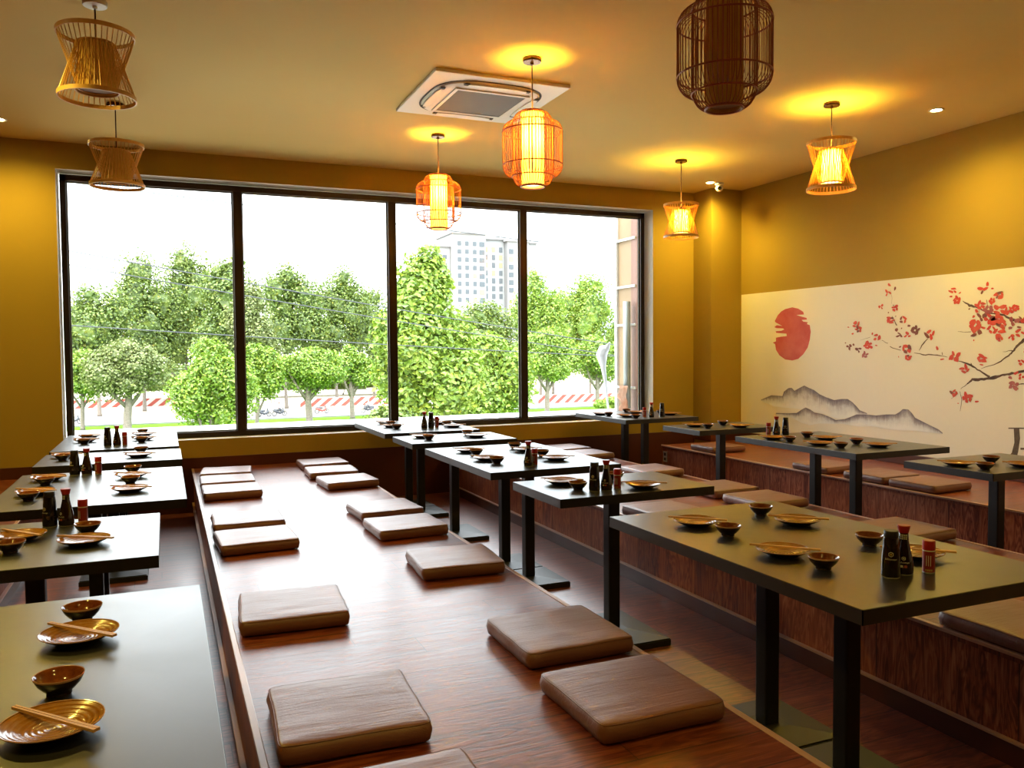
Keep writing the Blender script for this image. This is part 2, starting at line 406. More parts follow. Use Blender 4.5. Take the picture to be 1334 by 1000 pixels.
BL=[(5.983,1.689,0.036,'r'),(5.956,1.646,0.031,'r'),(6.084,1.67,0.011,'r'),(6.028,1.605,0.014,'r'),(5.788,1.6,0.014,'r'),(5.735,1.565,0.035,'r'),(5.838,1.49,0.039,'r'),(5.74,1.489,0.013,'r'),(6.072,1.478,0.026,'d'),(5.953,1.449,0.028,'d'),(5.872,1.4,0.028,'m'),(6.017,1.499,0.015,'d'),(6.119,1.517,0.009,'d'),(5.599,2.046,0.02,'r'),(5.615,1.973,0.029,'r'),(5.533,2.008,0.019,'r'),(5.688,1.849,0.024,'r'),(5.531,1.828,0.029,'r'),(5.578,1.723,0.032,'r'),(5.441,1.718,0.034,'r'),(5.377,1.663,0.018,'d'),(5.512,1.63,0.021,'d'),(5.456,1.642,0.009,'d'),(5.307,1.622,0.036,'d'),(5.392,1.578,0.028,'r'),(5.479,1.58,0.024,'d'),(5.604,1.791,0.009,'d'),(5.522,1.754,0.008,'d'),(5.548,1.855,0.008,'d'),(5.155,1.58,0.041,'r'),(5.398,1.454,0.042,'r'),(5.469,1.474,0.013,'d'),(5.381,1.377,0.026,'r'),(5.484,1.383,0.008,'r'),(5.08,1.459,0.021,'r'),(4.909,1.39,0.042,'r'),(5.032,1.364,0.017,'r'),(4.811,1.28,0.034,'r'),(4.66,1.373,0.033,'r'),(4.659,1.322,0.015,'r'),(4.91,1.08,0.027,'r'),(4.786,1.043,0.037,'r'),(4.699,1.017,0.017,'r'),(4.87,0.993,0.007,'r'),(4.932,1.946,0.027,'r'),(4.896,1.864,0.03,'r'),(4.952,1.898,0.015,'r'),(4.869,1.923,0.012,'r'),(4.663,1.933,0.031,'r'),(4.619,1.977,0.021,'r'),(4.576,1.939,0.012,'r'),(4.516,1.882,0.03,'r'),(4.578,1.839,0.023,'r'),(4.68,1.809,0.035,'r'),(4.609,1.77,0.035,'m'),(4.508,1.765,0.046,'r'),(4.434,1.756,0.03,'r'),(4.38,1.773,0.025,'r'),(4.712,1.763,0.021,'r'),(4.666,1.713,0.033,'d'),(4.738,1.72,0.015,'r'),(4.595,1.693,0.04,'r'),(4.531,1.685,0.047,'r'),(4.494,1.654,0.035,'r'),(4.723,1.65,0.044,'r'),(4.716,1.589,0.041,'r'),(4.651,1.624,0.02,'r'),(4.58,1.61,0.031,'r'),(4.517,1.579,0.04,'r'),(4.51,1.538,0.024,'r'),(4.474,1.613,0.016,'r'),(4.406,1.542,0.023,'r'),(4.419,1.617,0.018,'m'),(4.39,1.668,0.035,'m'),(4.337,1.677,0.027,'r'),(4.341,1.575,0.032,'r'),(4.412,1.224,0.018,'m'),(4.365,1.26,0.021,'r'),(4.381,1.162,0.035,'m'),(4.325,1.347,0.023,'r'),(4.322,1.233,0.023,'r'),(4.734,1.523,0.009,'r'),(4.347,1.621,0.016,'d'),(4.255,1.697,0.045,'r'),(4.197,1.639,0.04,'r'),(4.241,1.55,0.038,'r'),(4.165,1.727,0.045,'r'),(4.262,1.438,0.034,'r'),(4.214,1.337,0.03,'r'),(4.171,1.482,0.04,'m'),(4.234,1.212,0.033,'r'),(4.139,1.571,0.045,'r'),(4.779,1.784,0.01,'d')]
STAND=[[(4.42,0.825),(4.142,0.849),(4.142,0.838),(4.42,0.816)],[(4.375,0.82),(4.33,0.824),(4.322,0.748),(4.334,0.651),(4.346,0.589),(4.424,0.58),(4.388,0.629),(4.368,0.712)],[(4.228,0.832),(4.189,0.836),(4.19,0.73),(4.17,0.654),(4.13,0.615),(4.208,0.606),(4.22,0.664),(4.232,0.757)],[(4.318,0.675),(4.23,0.685),(4.23,0.669),(4.317,0.66)]]

# ------------------------------------------------------------------ the room
XL, XR, YB, YF, ZC = -5.2, 6.17, 8.05, -8.0, 3.29
PZ, TZ = .405, .785
OX0, OX1, OZ0, OZ1 = -.83, 5.19, .67, 3.062          # window opening
struct(obj('floor', B(XL, XR, YF, YB, -.12, 0), 'floor_wood'))
struct(obj('ceiling', B(XL - .3, XR + .3, YF - .3, YB + .3, ZC, ZC + .3), 'ceiling_paint'))
bm = bmesh.new()
box(bm, XL - .25, OX0, YB, YB + .27, -.12, ZC); box(bm, OX1, XR + .25, YB, YB + .27, -.12, ZC)
box(bm, OX0, OX1, YB, YB + .27, -.12, OZ0); box(bm, OX0, OX1, YB, YB + .27, OZ1, ZC)
for f in bm.faces:
    c = f.calc_center_median(); n = f.normal
    if (abs(n.x) > .9 and (abs(c.x - OX0) < .01 or abs(c.x - OX1) < .01)) or (abs(n.z) > .9 and (abs(c.z - OZ0) < .01 or abs(c.z - OZ1) < .01)):
        f.material_index = 1
struct(obj('wall_back', bm, ['wall_paint', 'reveal_paint']))
struct(obj('wall_right', B(XR, XR + .25, YF, YB, -.12, ZC), 'wall_paint'))
struct(obj('wall_left', B(XL - .25, XL, YF, YB, -.12, ZC), 'wall_paint'))
struct(obj('wall_front', B(XL, XR, YF - .25, YF, -.12, ZC), 'wall_paint'))
struct(obj('wall_column', B(5.75, XR, 7.71, YB, 0, ZC), 'wall_paint'))
struct(obj('baseboard_back', B(XL, 5.75, YB - .018, YB, 0, .505, bev=.003), 'trim_wood'))
bm = bmesh.new(); box(bm, 5.735, XR, 7.695, 7.71, PZ, .505, bev=.002); box(bm, 5.735, 5.75, 7.71, YB - .018, PZ, .505, bev=.002)
struct(obj('baseboard_column', bm, 'trim_wood'))
struct(obj('baseboard_right', B(XR - .015, XR, YF, 7.695, PZ, .50, bev=.002), 'trim_wood'))

# window: frame, mullions, panes
win = struct(link(D.objects.new('window_1', None))); win.location = (2.18, 8.25, OZ0)
FY0, FY1 = 8.215, 8.285
def wpart(name, bm, m): 
    o = obj(name, bm, m, win); o.matrix_parent_inverse = Matrix.Translation(-win.location); return o
bm = bmesh.new()
fw = .047
box(bm, OX0 + .012, OX0 + .012 + fw, FY0, FY1, OZ0, OZ1 - .012); box(bm, OX1 - .012 - fw, OX1 - .012, FY0, FY1, OZ0, OZ1 - .012)
box(bm, OX0 + .012, OX1 - .012, FY0, FY1, OZ0, OZ0 + .052); box(bm, OX0 + .012, OX1 - .012, FY0, FY1, OZ1 - .012 - .055, OZ1 - .012)
wpart('frame', bm, 'window_metal')
MX = [.667, 2.169, 3.639]
for x in MX: wpart('mullion', B(x - .041, x + .041, FY0 - .004, FY1, OZ0 + .052, OZ1 - .067, bev=.004), 'window_metal')
xs = [OX0 + .012 + fw] + [v for x in MX for v in (x - .041, x + .041)] + [OX1 - .012 - fw]
for i in range(4):
    x0, x1 = xs[2 * i], xs[2 * i + 1]
    wpart('pane', B(x0, x1, 8.262, 8.268, OZ0 + .052, OZ1 - .067), 'window_glass')
    bm = bmesh.new()          # pale glazing bead round the pane
    for a in (x0, x1 - .012): box(bm, a, a + .012, 8.252, 8.262, OZ0 + .052, OZ1 - .067)
    for a in (OZ0 + .052, OZ1 - .079): box(bm, x0, x1, 8.252, 8.262, a, a + .012)
    wpart('glazing_bead', bm, 'steel_grey')
struct(obj('trim_1', B(OX0 - .3, OX1 + .3, YB + .27, 9.35, .60, .69, bev=.004), 'ledge_white'))

# ------------------------------------------------------------------ raised seating platforms
def platform(label, x0, x1, y0, y1, faces):
    t = thing('seating_platform', label, 'platform', ((x0 + x1) / 2, (y0 + y1) / 2, 0), group='raised wooden platforms')
    cx, cy = t.location.x, t.location.y
    def P(name, a, m, **k): return obj(name, B(a[0] - cx, a[1] - cx, a[2] - cy, a[3] - cy, a[4], a[5], **k), m, t)
    ov = .0
    P('deck', (x0, x1, y0, y1, PZ - .03, PZ), 'deck_wood')
    for f in faces:
        if f == 'w':
            P('front_panel', (x0 + .012, x0 + .03, y0 + .012, y1, .085, PZ - .03), 'panel_wood')
            P('skirting', (x0 + .001, x0 + .03, y0 + .002, y1, 0, .085), 'trim_wood', bev=.002)
            P('skirting_cap', (x0 - .008, x0 + .012, y0 + .002, y1, .085, .095), 'nosing_wood', bev=.002)
            P('nosing', (x0 - .006, x0 + .016, y0, y1, PZ - .012, PZ + .0025), 'nosing_wood', bev=.003)
        if f == 'e':
            P('front_panel', (x1 - .03, x1 - .012, y0 + .012, y1, .085, PZ - .03), 'panel_wood')
            P('skirting', (x1 - .03, x1 - .001, y0 + .002, y1, 0, .085), 'trim_wood', bev=.002)
            P('skirting_cap', (x1 - .012, x1 + .008, y0 + .002, y1, .085, .095), 'nosing_wood', bev=.002)
            P('nosing', (x1 - .016, x1 + .006, y0, y1, PZ - .012, PZ + .0025), 'nosing_wood', bev=.003)
        if f == 's':
            P('front_panel', (x0 + .03, x1 - .03, y0 + .012, y0 + .03, .085, PZ - .03), 'panel_wood')
            P('skirting', (x0 + .03, x1 - .03, y0 + .002, y0 + .03, 0, .085), 'trim_wood', bev=.002)
    return t
PE = YB - .02
platform('raised wooden platform in the middle of the floor, lined with two rows of brown cushions', .207, 1.53, -.6, PE, 'wes')
platform('raised wooden platform between the middle table row and the mural-side table row', 2.70, 4.03, -.6, PE, 'wes')
platform('raised wooden platform built along the mural wall, with brown cushions at its edge', 5.07, XR - .016, -.6, 7.694, 'ws')
platform('raised wooden platform at the far left corner, behind the left table row', XL + .001, -.885, -.6, PE, 'es')

# ------------------------------------------------------------------ tables
def table(label, x0, x1, y0, y1, posts, group):
    cx, cy = (x0 + x1) / 2, (y0 + y1) / 2
    t = thing('dining_table', label, 'table', (cx, cy, 0), group=group)
    hx, hy = (x1 - x0) / 2, (y1 - y0) / 2
    top = obj('tabletop', B(-hx + .0015, hx - .0015, -hy + .0015, hy - .0015, TZ - .042, TZ, bev=.0012), 'table_laminate', t)
    bm = bmesh.new()
    for s in (-1, 1):
        box(bm, s * hx - .0015 * (1 + s), s * hx + .0015 * (1 - s), -hy, hy, TZ - .042, TZ - .0012)
        box(bm, -hx, hx, s * hy - .0015 * (1 + s), s * hy + .0015 * (1 - s), TZ - .042, TZ - .0012)
    obj('edge_band', bm, 'table_edge', top)
    for py in posts:
        p = obj('leg', B(-.032, .032, py - .032, py + .032, .044, TZ - .050, bev=.008, seg=3), 'black_metal', t)
        obj('mounting_plate', B(-.2, .2, py - .11, py + .11, TZ - .050, TZ - .0425, bev=.002), 'black_metal', p)
        bm = bmesh.new()      # low hipped cast foot
        a, b = .20, (.194 if len(posts) > 1 else .245)
        lo = [bm.verts.new((sx * a, py + sy * b, 0)) for sx, sy in ((-1, -1), (1, -1), (1, 1), (-1, 1))]
        md = [bm.verts.new((sx * a, py + sy * b, .034)) for sx, sy in ((-1, -1), (1, -1), (1, 1), (-1, 1))]
        hi = [bm.verts.new((sx * .06, py + sy * .06, .046)) for sx, sy in ((-1, -1), (1, -1), (1, 1), (-1, 1))]
        bm.faces.new(lo[::-1]); bm.faces.new(hi)
        for q, w in ((lo, md), (md, hi)):
            for i in range(4): bm.faces.new((q[i], q[(i + 1) % 4], w[(i + 1) % 4], w[i]))
        es = [e for e in bm.edges if all(v in md for v in e.verts) or (e.verts[0] in lo and e.verts[1] in md) or (e.verts[1] in lo and e.verts[0] in md)]
        bmesh.ops.bevel(bm, geom=es, offset=.006, segments=2, affect='EDGES')
        obj('foot_plate', bm, 'base_metal', t)
    return t
TR = {  # how each table is called in the labels
 'A5': "left row's nearest table", 'A4': "left row's second table", 'A3': "left row's third table", 'A2': "left row's fourth table", 'A1': "left row's window table",
 'B5': "middle row's nearest table", 'B4': "middle row's second table", 'B3': "middle row's third table", 'B2': "middle row's fourth table", 'B1': "middle row's window table",
 'C4': "mural row's nearest table", 'C3': "mural row's second table", 'C2': "mural row's third table", 'C1': "mural row's window table"}
TL = {
 'A5': 'long black table nearest the camera in the left row, two amber plates showing',
 'A4': 'second black table of the left row, three bottles at its far edge',
 'A3': 'third black table of the left row, long, with four place settings and three bottles',
 'A2': 'fourth black table of the left row, narrow, without any bottles',
 'A1': 'black table of the left row standing against the window, three bottles at its near edge',
 'B5': 'long black table nearest the camera in the middle row, warm ceiling glow on its top',
 'B4': 'second black table of the middle row, narrow, three bottles at its near edge',
 'B3': 'third black table of the middle row, long, one soy bottle and one shaker on it',
 'B2': 'fourth black table of the middle row, narrow and without bottles',
 'B1': 'black table of the middle row under the window, two posts and three bottles',
 'C4': 'narrow black table nearest the camera in the row beside the mural',
 'C3': 'long black table in front of the painted mountains, with four place settings',
 'C2': 'narrow black table before the corner column, without bottles',
 'C1': 'black table in the far right corner by the window end, three bottles on it'}
TB = {'A5': (-.76, .08, 1.33, 2.58), 'A4': (-.875, -.035, 3.01, 3.82), 'A3': (-.76, .08, 4.13, 5.33), 'A2': (-.76, .088, 5.69, 6.33), 'A1': (-.76, .08, 6.50, 7.75),
 'B5': (1.67, 2.515, 1.59, 2.92), 'B4': (1.66, 2.52, 3.35, 3.91), 'B3': (1.67, 2.515, 4.25, 5.51), 'B2': (1.67, 2.515, 5.83, 6.40), 'B1': (1.67, 2.515, 6.65, 7.83),
 'C4': (4.10, 4.95, 3.02, 3.60), 'C3': (4.10, 4.95, 3.97, 5.19), 'C2': (4.10, 4.95, 5.65, 6.20), 'C1': (4.10, 4.95, 6.84, 7.90)}
for k, (x0, x1, y0, y1) in TB.items():
    two = (y1 - y0) > 1
    table(TL[k], x0, x1, y0, y1, (-.197, .197) if two else (0,), 'black tables for four' if two else 'narrow black tables for two')

# ------------------------------------------------------------------ tableware
def cap_first(s): return s
def plate_bm():
    bm = bmesh.new()
    prof = [(0, 0.003), (.042, .003), (.046, 0), (.050, 0), (.052, .004), (.070, .0115), (.0862, .0205), (.0875, .0225), (.0868, .0237), (.0850, .0232)]
    mis = [1] * 6 + [2] * 3
    for i in range(14):       # turned rings on the upper face
        r = .083 - i * .0058; z = .0065 + .0158 * (max(r - .035, 0) / .05) ** 1.25
        prof.append((r + .0022, z + .0003)); mis.append(0); prof.append((r, z - .0002)); mis.append(0)
    prof.append((0, .0064)); mis.append(0)
    lathe(bm, prof, 48, mis=mis); recalc(bm); return bm
def bowl_bm():
    bm = bmesh.new()
    prof = [(0, .004), (.020, .004), (.0205, 0), (.0235, 0), (.0235, .006), (.030, .011), (.040, .022), (.0465, .0345), (.0478, .0385), (.0470, .0397), (.0455, .0388), (.041, .0300), (.034, .0190), (.022, .0125), (0, .0105)]
    mis = [1] * 7 + [2] * 3 + [0] * 4
    lathe(bm, prof, 40, mis=mis); recalc(bm); return bm
def chop_bm():
    bm = bmesh.new()
    for s in (-1, 1):         # one unsplit pair
        vs = box(bm, -.1125, .1125, s * .0036 - .0032, s * .0036 + .0032, 0, .0055)
        for v in vs:
            if v.co.x < 0: v.co.y = s * .0030 + (v.co.y - s * .0036) * .62
    box(bm, .075, .1125, -.0006, .0006, .0008, .0047)
    return bm
def textmesh(body, size):
    c = D.curves.new('tmp', 'FONT'); c.body = body; c.size = size; c.align_x = 'CENTER'; c.align_y = 'CENTER'; c.resolution_u = 2
    o = D.objects.new('tmp', c); link(o)
    bpy.context.view_layer.update()
    me = D.meshes.new_from_object(o.evaluated_get(bpy.context.evaluated_depsgraph_get()))
    D.objects.remove(o); D.curves.remove(c); return me
FACE = math.radians(-137)
def wrap(bm, me, zc, rad, mi, ang=FACE):
    """lay flat artwork (x along, y up) round a bottle whose radius at height z is rad(z)"""
    vs = []
    for v in me.vertices:
        z = zc + v.co.y; r = rad(z) + .0004
        a = ang + v.co.x / max(r, .005); vs.append(bm.verts.new((r * math.cos(a), r * math.sin(a), z)))
    for p in me.polygons:
        try: f = bm.faces.new([vs[i] for i in p.vertices]); f.material_index = mi
        except ValueError: pass
def flat(polys):
    me = D.meshes.new('flat'); v = []; f = []
    for p in polys: f.append(list(range(len(v), len(v) + len(p)))); v += [(x, y, 0) for x, y in p]
    me.from_pydata(v, [], f); return me
def hexring(r0, r1):
    out = []
    for i in range(6):
        a, b = PI / 6 + i * PI / 3, PI / 6 + (i + 1) * PI / 3
        m = (a + b) / 2
        out.append([(r0 * math.cos(a), r0 * math.sin(a)), (r1 * math.cos(a), r1 * math.sin(a)), (r1 * math.cos(b), r1 * math.sin(b)), (r0 * math.cos(b), r0 * math.sin(b))])
    return out
def disc(r, cx=0, cy=0, n=10): return [[(cx + r * math.cos(2 * PI * i / n), cy + r * math.sin(2 * PI * i / n)) for i in range(n)]]
def radf(prof):
    def f(z):
        for (r0, z0), (r1, z1) in zip(prof, prof[1:]):
            if z0 <= z <= z1 and z1 > z0: return r0 + (r1 - r0) * (z - z0) / (z1 - z0)
        return prof[-1][0]
    return f
WORD = textmesh('kikkoman', .0088)
def dark_bottle(label):
    t = thing('condiment_bottle', label, 'bottle')
    pr = [(.0270, .006), (.0278, .012), (.0272, .03), (.0238, .09), (.0212, .118)]
    bm = bmesh.new(); lathe(bm, [(0, .0032), (.0262, .0032), (.0272, .006)] + pr[1:] + [(.0205, .121), (0, .121)], 32)
    obj('body', recalc(bm), 'bottle_dark', t, True)
    bm = bmesh.new(); lathe(bm, [(0, 0), (.0255, 0), (.0268, .0012), (.0268, .0032), (0, .0032)], 32)
    smooth_angle(obj('clear_base', recalc(bm), 'bottle_glass', t))
    bm = bmesh.new(); lathe(bm, [(0, .121), (.0208, .121), (.0212, .1225), (.0204, .1395), (.0196, .1408), (0, .1408)], 32)
    smooth_angle(obj('cap', recalc(bm), 'black_cap', t))
    bm = bmesh.new(); rd = radf(pr)
    wrap(bm, flat(hexring(.0060, .0078)), .073, rd, 0); wrap(bm, flat(disc(.0030)), .073, rd, 2); wrap(bm, WORD, .0585, rd, 0)
    obj('printed_emblem', bm, ['white_print', 'red_print', 'gold_print'], t)
    return t
def soy_bottle(label, fill=.135):
    t = thing('soy_sauce_bottle', label, 'bottle')
    pr = [(.0275, .006), (.0288, .012), (.0285, .028), (.0262, .046), (.0218, .068), (.0172, .088), (.0140, .104), (.0132, .126)]
    bm = bmesh.new(); lathe(bm, [(0, .0032), (.0266, .0032), (.0278, .006)] + pr[1:] + [(0, .126)], 32)
    obj('body', recalc(bm), 'soy_dark', t, True)
    bm = bmesh.new(); lathe(bm, [(0, 0), (.026, 0), (.0274, .0012), (.0274, .0032), (0, .0032)], 32)
    smooth_angle(obj('clear_base', recalc(bm), 'bottle_glass', t))
    bm = bmesh.new()
    lathe(bm, [(.0136, .1262), (.0145, .128), (.0158, .134), (.0186, .1445), (.0190, .1475), (.0178, .1492), (0, .1495)], 32)
    lathe(bm, [(0, .1262), (.0136, .1262)], 32)
    smooth_angle(obj('cap', recalc(bm), 'red_plastic', t))
    bm = bmesh.new(); rd = radf(pr)
    wrap(bm, flat(hexring(.0048, .0062)), .052, rd, 0); wrap(bm, flat(disc(.0024)), .052, rd, 0); wrap(bm, WORD, .0400, rd, 0)
    for i in range(2): wrap(bm, flat([[(-.010 + i * .0115, -.0035), (-.0015 + i * .0115, -.0035), (-.0015 + i * .0115, .0035), (-.010 + i * .0115, .0035)]]), .0285, rd, i)
    obj('printed_emblem', bm, ['white_print', 'red_print'], t)
    bm = bmesh.new(); lathe(bm, [(.0146, .106), (.0139, .112), (.0136, .1245), (.0130, .1250)], 28)
    nl = obj('neck_label', recalc(bm), 'soy_dark', t, True)
    bm = bmesh.new(); rn = lambda z: .0142
    for r_ in range(3):
        for c_ in range(4):
            wrap(bm, flat([[(-.0105 + c_ * .0055, -.0019), (-.0068 + c_ * .0055, -.0019), (-.0068 + c_ * .0055, .0019), (-.0105 + c_ * .0055, .0019)]]), .1095 + r_ * .0055, rn, 0)
    obj('neck_print', bm, 'white_print', nl)
    return t
def shaker(label):
    t = thing('spice_shaker', label, 'shaker')
    bm = bmesh.new(); lathe(bm, [(0, 0), (.0172, 0), (.0180, .001), (.0180, .0045), (.0176, .005), (0, .005)], 28)
    smooth_angle(obj('clear_base', recalc(bm), 'bottle_glass', t))
    bm = bmesh.new(); lathe(bm, [(0, .005), (.0178, .005), (.0178, .068), (0, .068)], 28)
    b = smooth_angle(obj('body', recalc(bm), 'red_label', t))
    bm = bmesh.new(); lathe(bm, [(.0181, .0685), (.0184, .070), (.0181, .0715), (0, .0715), ], 28); lathe(bm, [(0, .0685), (.0181, .0685)], 28)
    obj('white_collar', recalc(bm), 'white_print', t, True)
    bm = bmesh.new(); lathe(bm, [(0, .0716), (.0180, .0716), (.0184, .073), (.0184, .098), (.0174, .1005), (0, .1008)], 28)
    smooth_angle(obj('cap', recalc(bm), 'red_plastic', t))
    bm = bmesh.new(); rd = lambda z: .0178
    for c_ in range(4): wrap(bm, flat([[(-.0105 + c_ * .0055, -.0028), (-.0064 + c_ * .0055, -.0028), (-.0064 + c_ * .0055, .0028), (-.0105 + c_ * .0055, .0028)]]), .0115, rd, 0)
    for c_ in range(3): wrap(bm, flat([[(-.0085 + c_ * .006, -.016), (-.0066 + c_ * .006, -.016), (-.0066 + c_ * .006, .016), (-.0085 + c_ * .006, .016)]]), .040, rd, 1)
    obj('label_print', bm, ['gold_print', 'white_print'], b)
    return t

# place settings: (plate x, plate y, bowl y, seat word, stick angle)
SET = {
 'A5': [(-.205, 2.195, 2.355, 'far', -47), (-.205, 1.675, 1.865, 'near', -48)],
 'A4': [(-.285, 3.305, 3.50, 'right', -33), (-.51, 3.49, 3.275, 'left', -50)],
 'A3': [(-.185, 4.97, 5.17, 'far right', -32), (-.175, 4.47, 4.74, 'near right', -33), (-.60, 5.06, 4.885, 'far left', -38), (-.60, 4.57, 4.405, 'near left', -35)],
 'A2': [(-.175, 5.945, 6.18, 'right', -30), (-.62, 6.135, 5.96, 'left', -30)],
 'A1': [(-.18, 7.43, 7.61, 'far right', -28), (-.175, 7.08, 6.90, 'near right', -35), (-.58, 7.47, 7.29, 'far left', -25), (-.585, 7.13, 6.96, 'near left', -35)],
 'B5': [(1.895, 2.635, 2.44, 'far left', -43), (1.88, 2.13, 1.945, 'near left', -46), (2.262, 2.485, 2.685, 'far right', -44), (2.25, 1.925, 2.11, 'near right', -45)],
 'B4': [(1.86, 3.745, 3.555, 'left', -40), (2.175, 3.465, 3.74, 'right', -35)],
 'B3': [(1.875, 5.19, 5.02, 'far left', -35), (1.84, 4.755, 4.59, 'near left', -40), (2.24, 5.05, 5.24, 'far right', -35), (2.235, 4.57, 4.79, 'near right', -35)],
 'B2': [(1.865, 6.215, 6.04, 'left', -35), (2.26, 6.06, 6.24, 'right', -35)],
 'B1': [(1.90, 7.55, 7.36, 'far left', -35), (1.87, 7.20, 7.02, 'near left', -35), (2.37, 7.30, 7.48, 'far right', -35), (2.37, 6.94, 7.12, 'near right', -35)],
 'C4': [(4.205, 3.32, 3.145, 'left', -40), (4.49, 3.125, 3.325, 'right', -40)],
 'C3': [(4.205, 4.88, 4.70, 'far left', -45), (4.24, 4.445, 4.25, 'near left', -40), (4.535, 4.69, 4.88, 'far right', -40), (4.525, 4.185, 4.385, 'near right', -40)],
 'C2': [(4.29, 5.99, 5.81, 'left', -40), (4.60, 5.755, 5.99, 'right', -40)],
 'C1': [(4.20, 7.52, 7.35, 'far left', -40), (4.30, 7.15, 6.98, 'near left', -40), (4.62, 7.50, 7.68, 'far right', -40), (4.82, 7.16, 7.34, 'near right', -40)],
}
pl0 = bw0 = cs0 = None
GRIM = 'leaf'
for k, L in SET.items():
    for (x, y, by_, seat, ang) in L:
        ref = f"{seat} place, {TR[k]}"
        if pl0 is None:
            pl0 = tag(smooth_angle(obj('dinner_plate', plate_bm(), ['plate_glaze', 'dark_glaze', 'rim_highlight']), 60), '', 'plate', 'amber plates on the tables')
            bw0 = tag(smooth_angle(obj('sauce_bowl', bowl_bm(), ['bowl_glaze', 'dark_glaze', 'rim_highlight']), 60), '', 'bowl', 'small sauce bowls on the tables')
            cs0 = tag(obj('chopsticks', chop_bm(), 'chopstick_wood'), '', 'chopsticks', 'wooden chopsticks laid on the plates')
            p, b, c = pl0, bw0, cs0
        else: p, b, c = (link(q.copy()) for q in (pl0, bw0, cs0))
        p.location = (x, y, TZ + .0004); p['label'] = f'round amber glazed plate, {ref}'
        p.rotation_euler.z = random.uniform(0, 6)
        b.location = (x + random.uniform(-.01, .01), by_, TZ + .0004); b['label'] = f'small brown sauce bowl, {ref}'
        c.location = (x + .004, y - .004, TZ + .0248); c.rotation_euler.z = math.radians(ang); c['label'] = f'pale wooden chopsticks on the plate, {ref}'

TRIO = {'A4': ((-.437, 3.70), (-.378, 3.69), (-.320, 3.70)), 'A3': ((-.485, 5.215), (-.424, 5.215), (-.364, 5.19)), 'A1': ((-.405, 6.73), (-.343, 6.745), (-.29, 6.725)),
 'B5': ((1.99, 1.79), (2.053, 1.80), (2.13, 1.775)), 'B4': ((1.912, 3.485), (1.972, 3.475), (2.04, 3.485)), 'B3': (None, (1.97, 4.40), (2.022, 4.425)),
 'B1': ((2.165, 6.95), (2.10, 6.94), (2.222, 6.96)), 'C3': ((4.485, 5.06), (4.42, 5.09), (4.36, 5.11)), 'C1': ((4.62, 7.0), (4.50, 7.01), (4.43, 7.03))}
db0 = sb0 = sh0 = None
for k, (d, s, h) in TRIO.items():
    for which, pos in (('d', d), ('s', s), ('h', h)):
        if pos is None: continue
        loc = (pos[0], pos[1], TZ + .0004)
        if which == 'd':
            lab, g = f'tapered all-black condiment bottle on the {TR[k]}', 'tapered black bottles on the tables'
            if db0 is None: db0 = dark_bottle(lab); db0.location = loc; db0['group'] = g
            else: dup(db0, loc, 0, lab, g)
        elif which == 's':
            lab, g = f'waisted soy sauce bottle with red cap on the {TR[k]}', 'red-capped soy sauce bottles on the tables'
            if sb0 is None: sb0 = soy_bottle(lab); sb0.location = loc; sb0['group'] = g
            else: dup(sb0, loc, 0, lab, g)
        else:
            lab, g = f'small red-capped spice shaker on the {TR[k]}', 'red spice shakers on the tables'
            if sh0 is None: sh0 = shaker(lab); sh0.location = loc; sh0['group'] = g
            else: dup(sh0, loc, 0, lab, g)

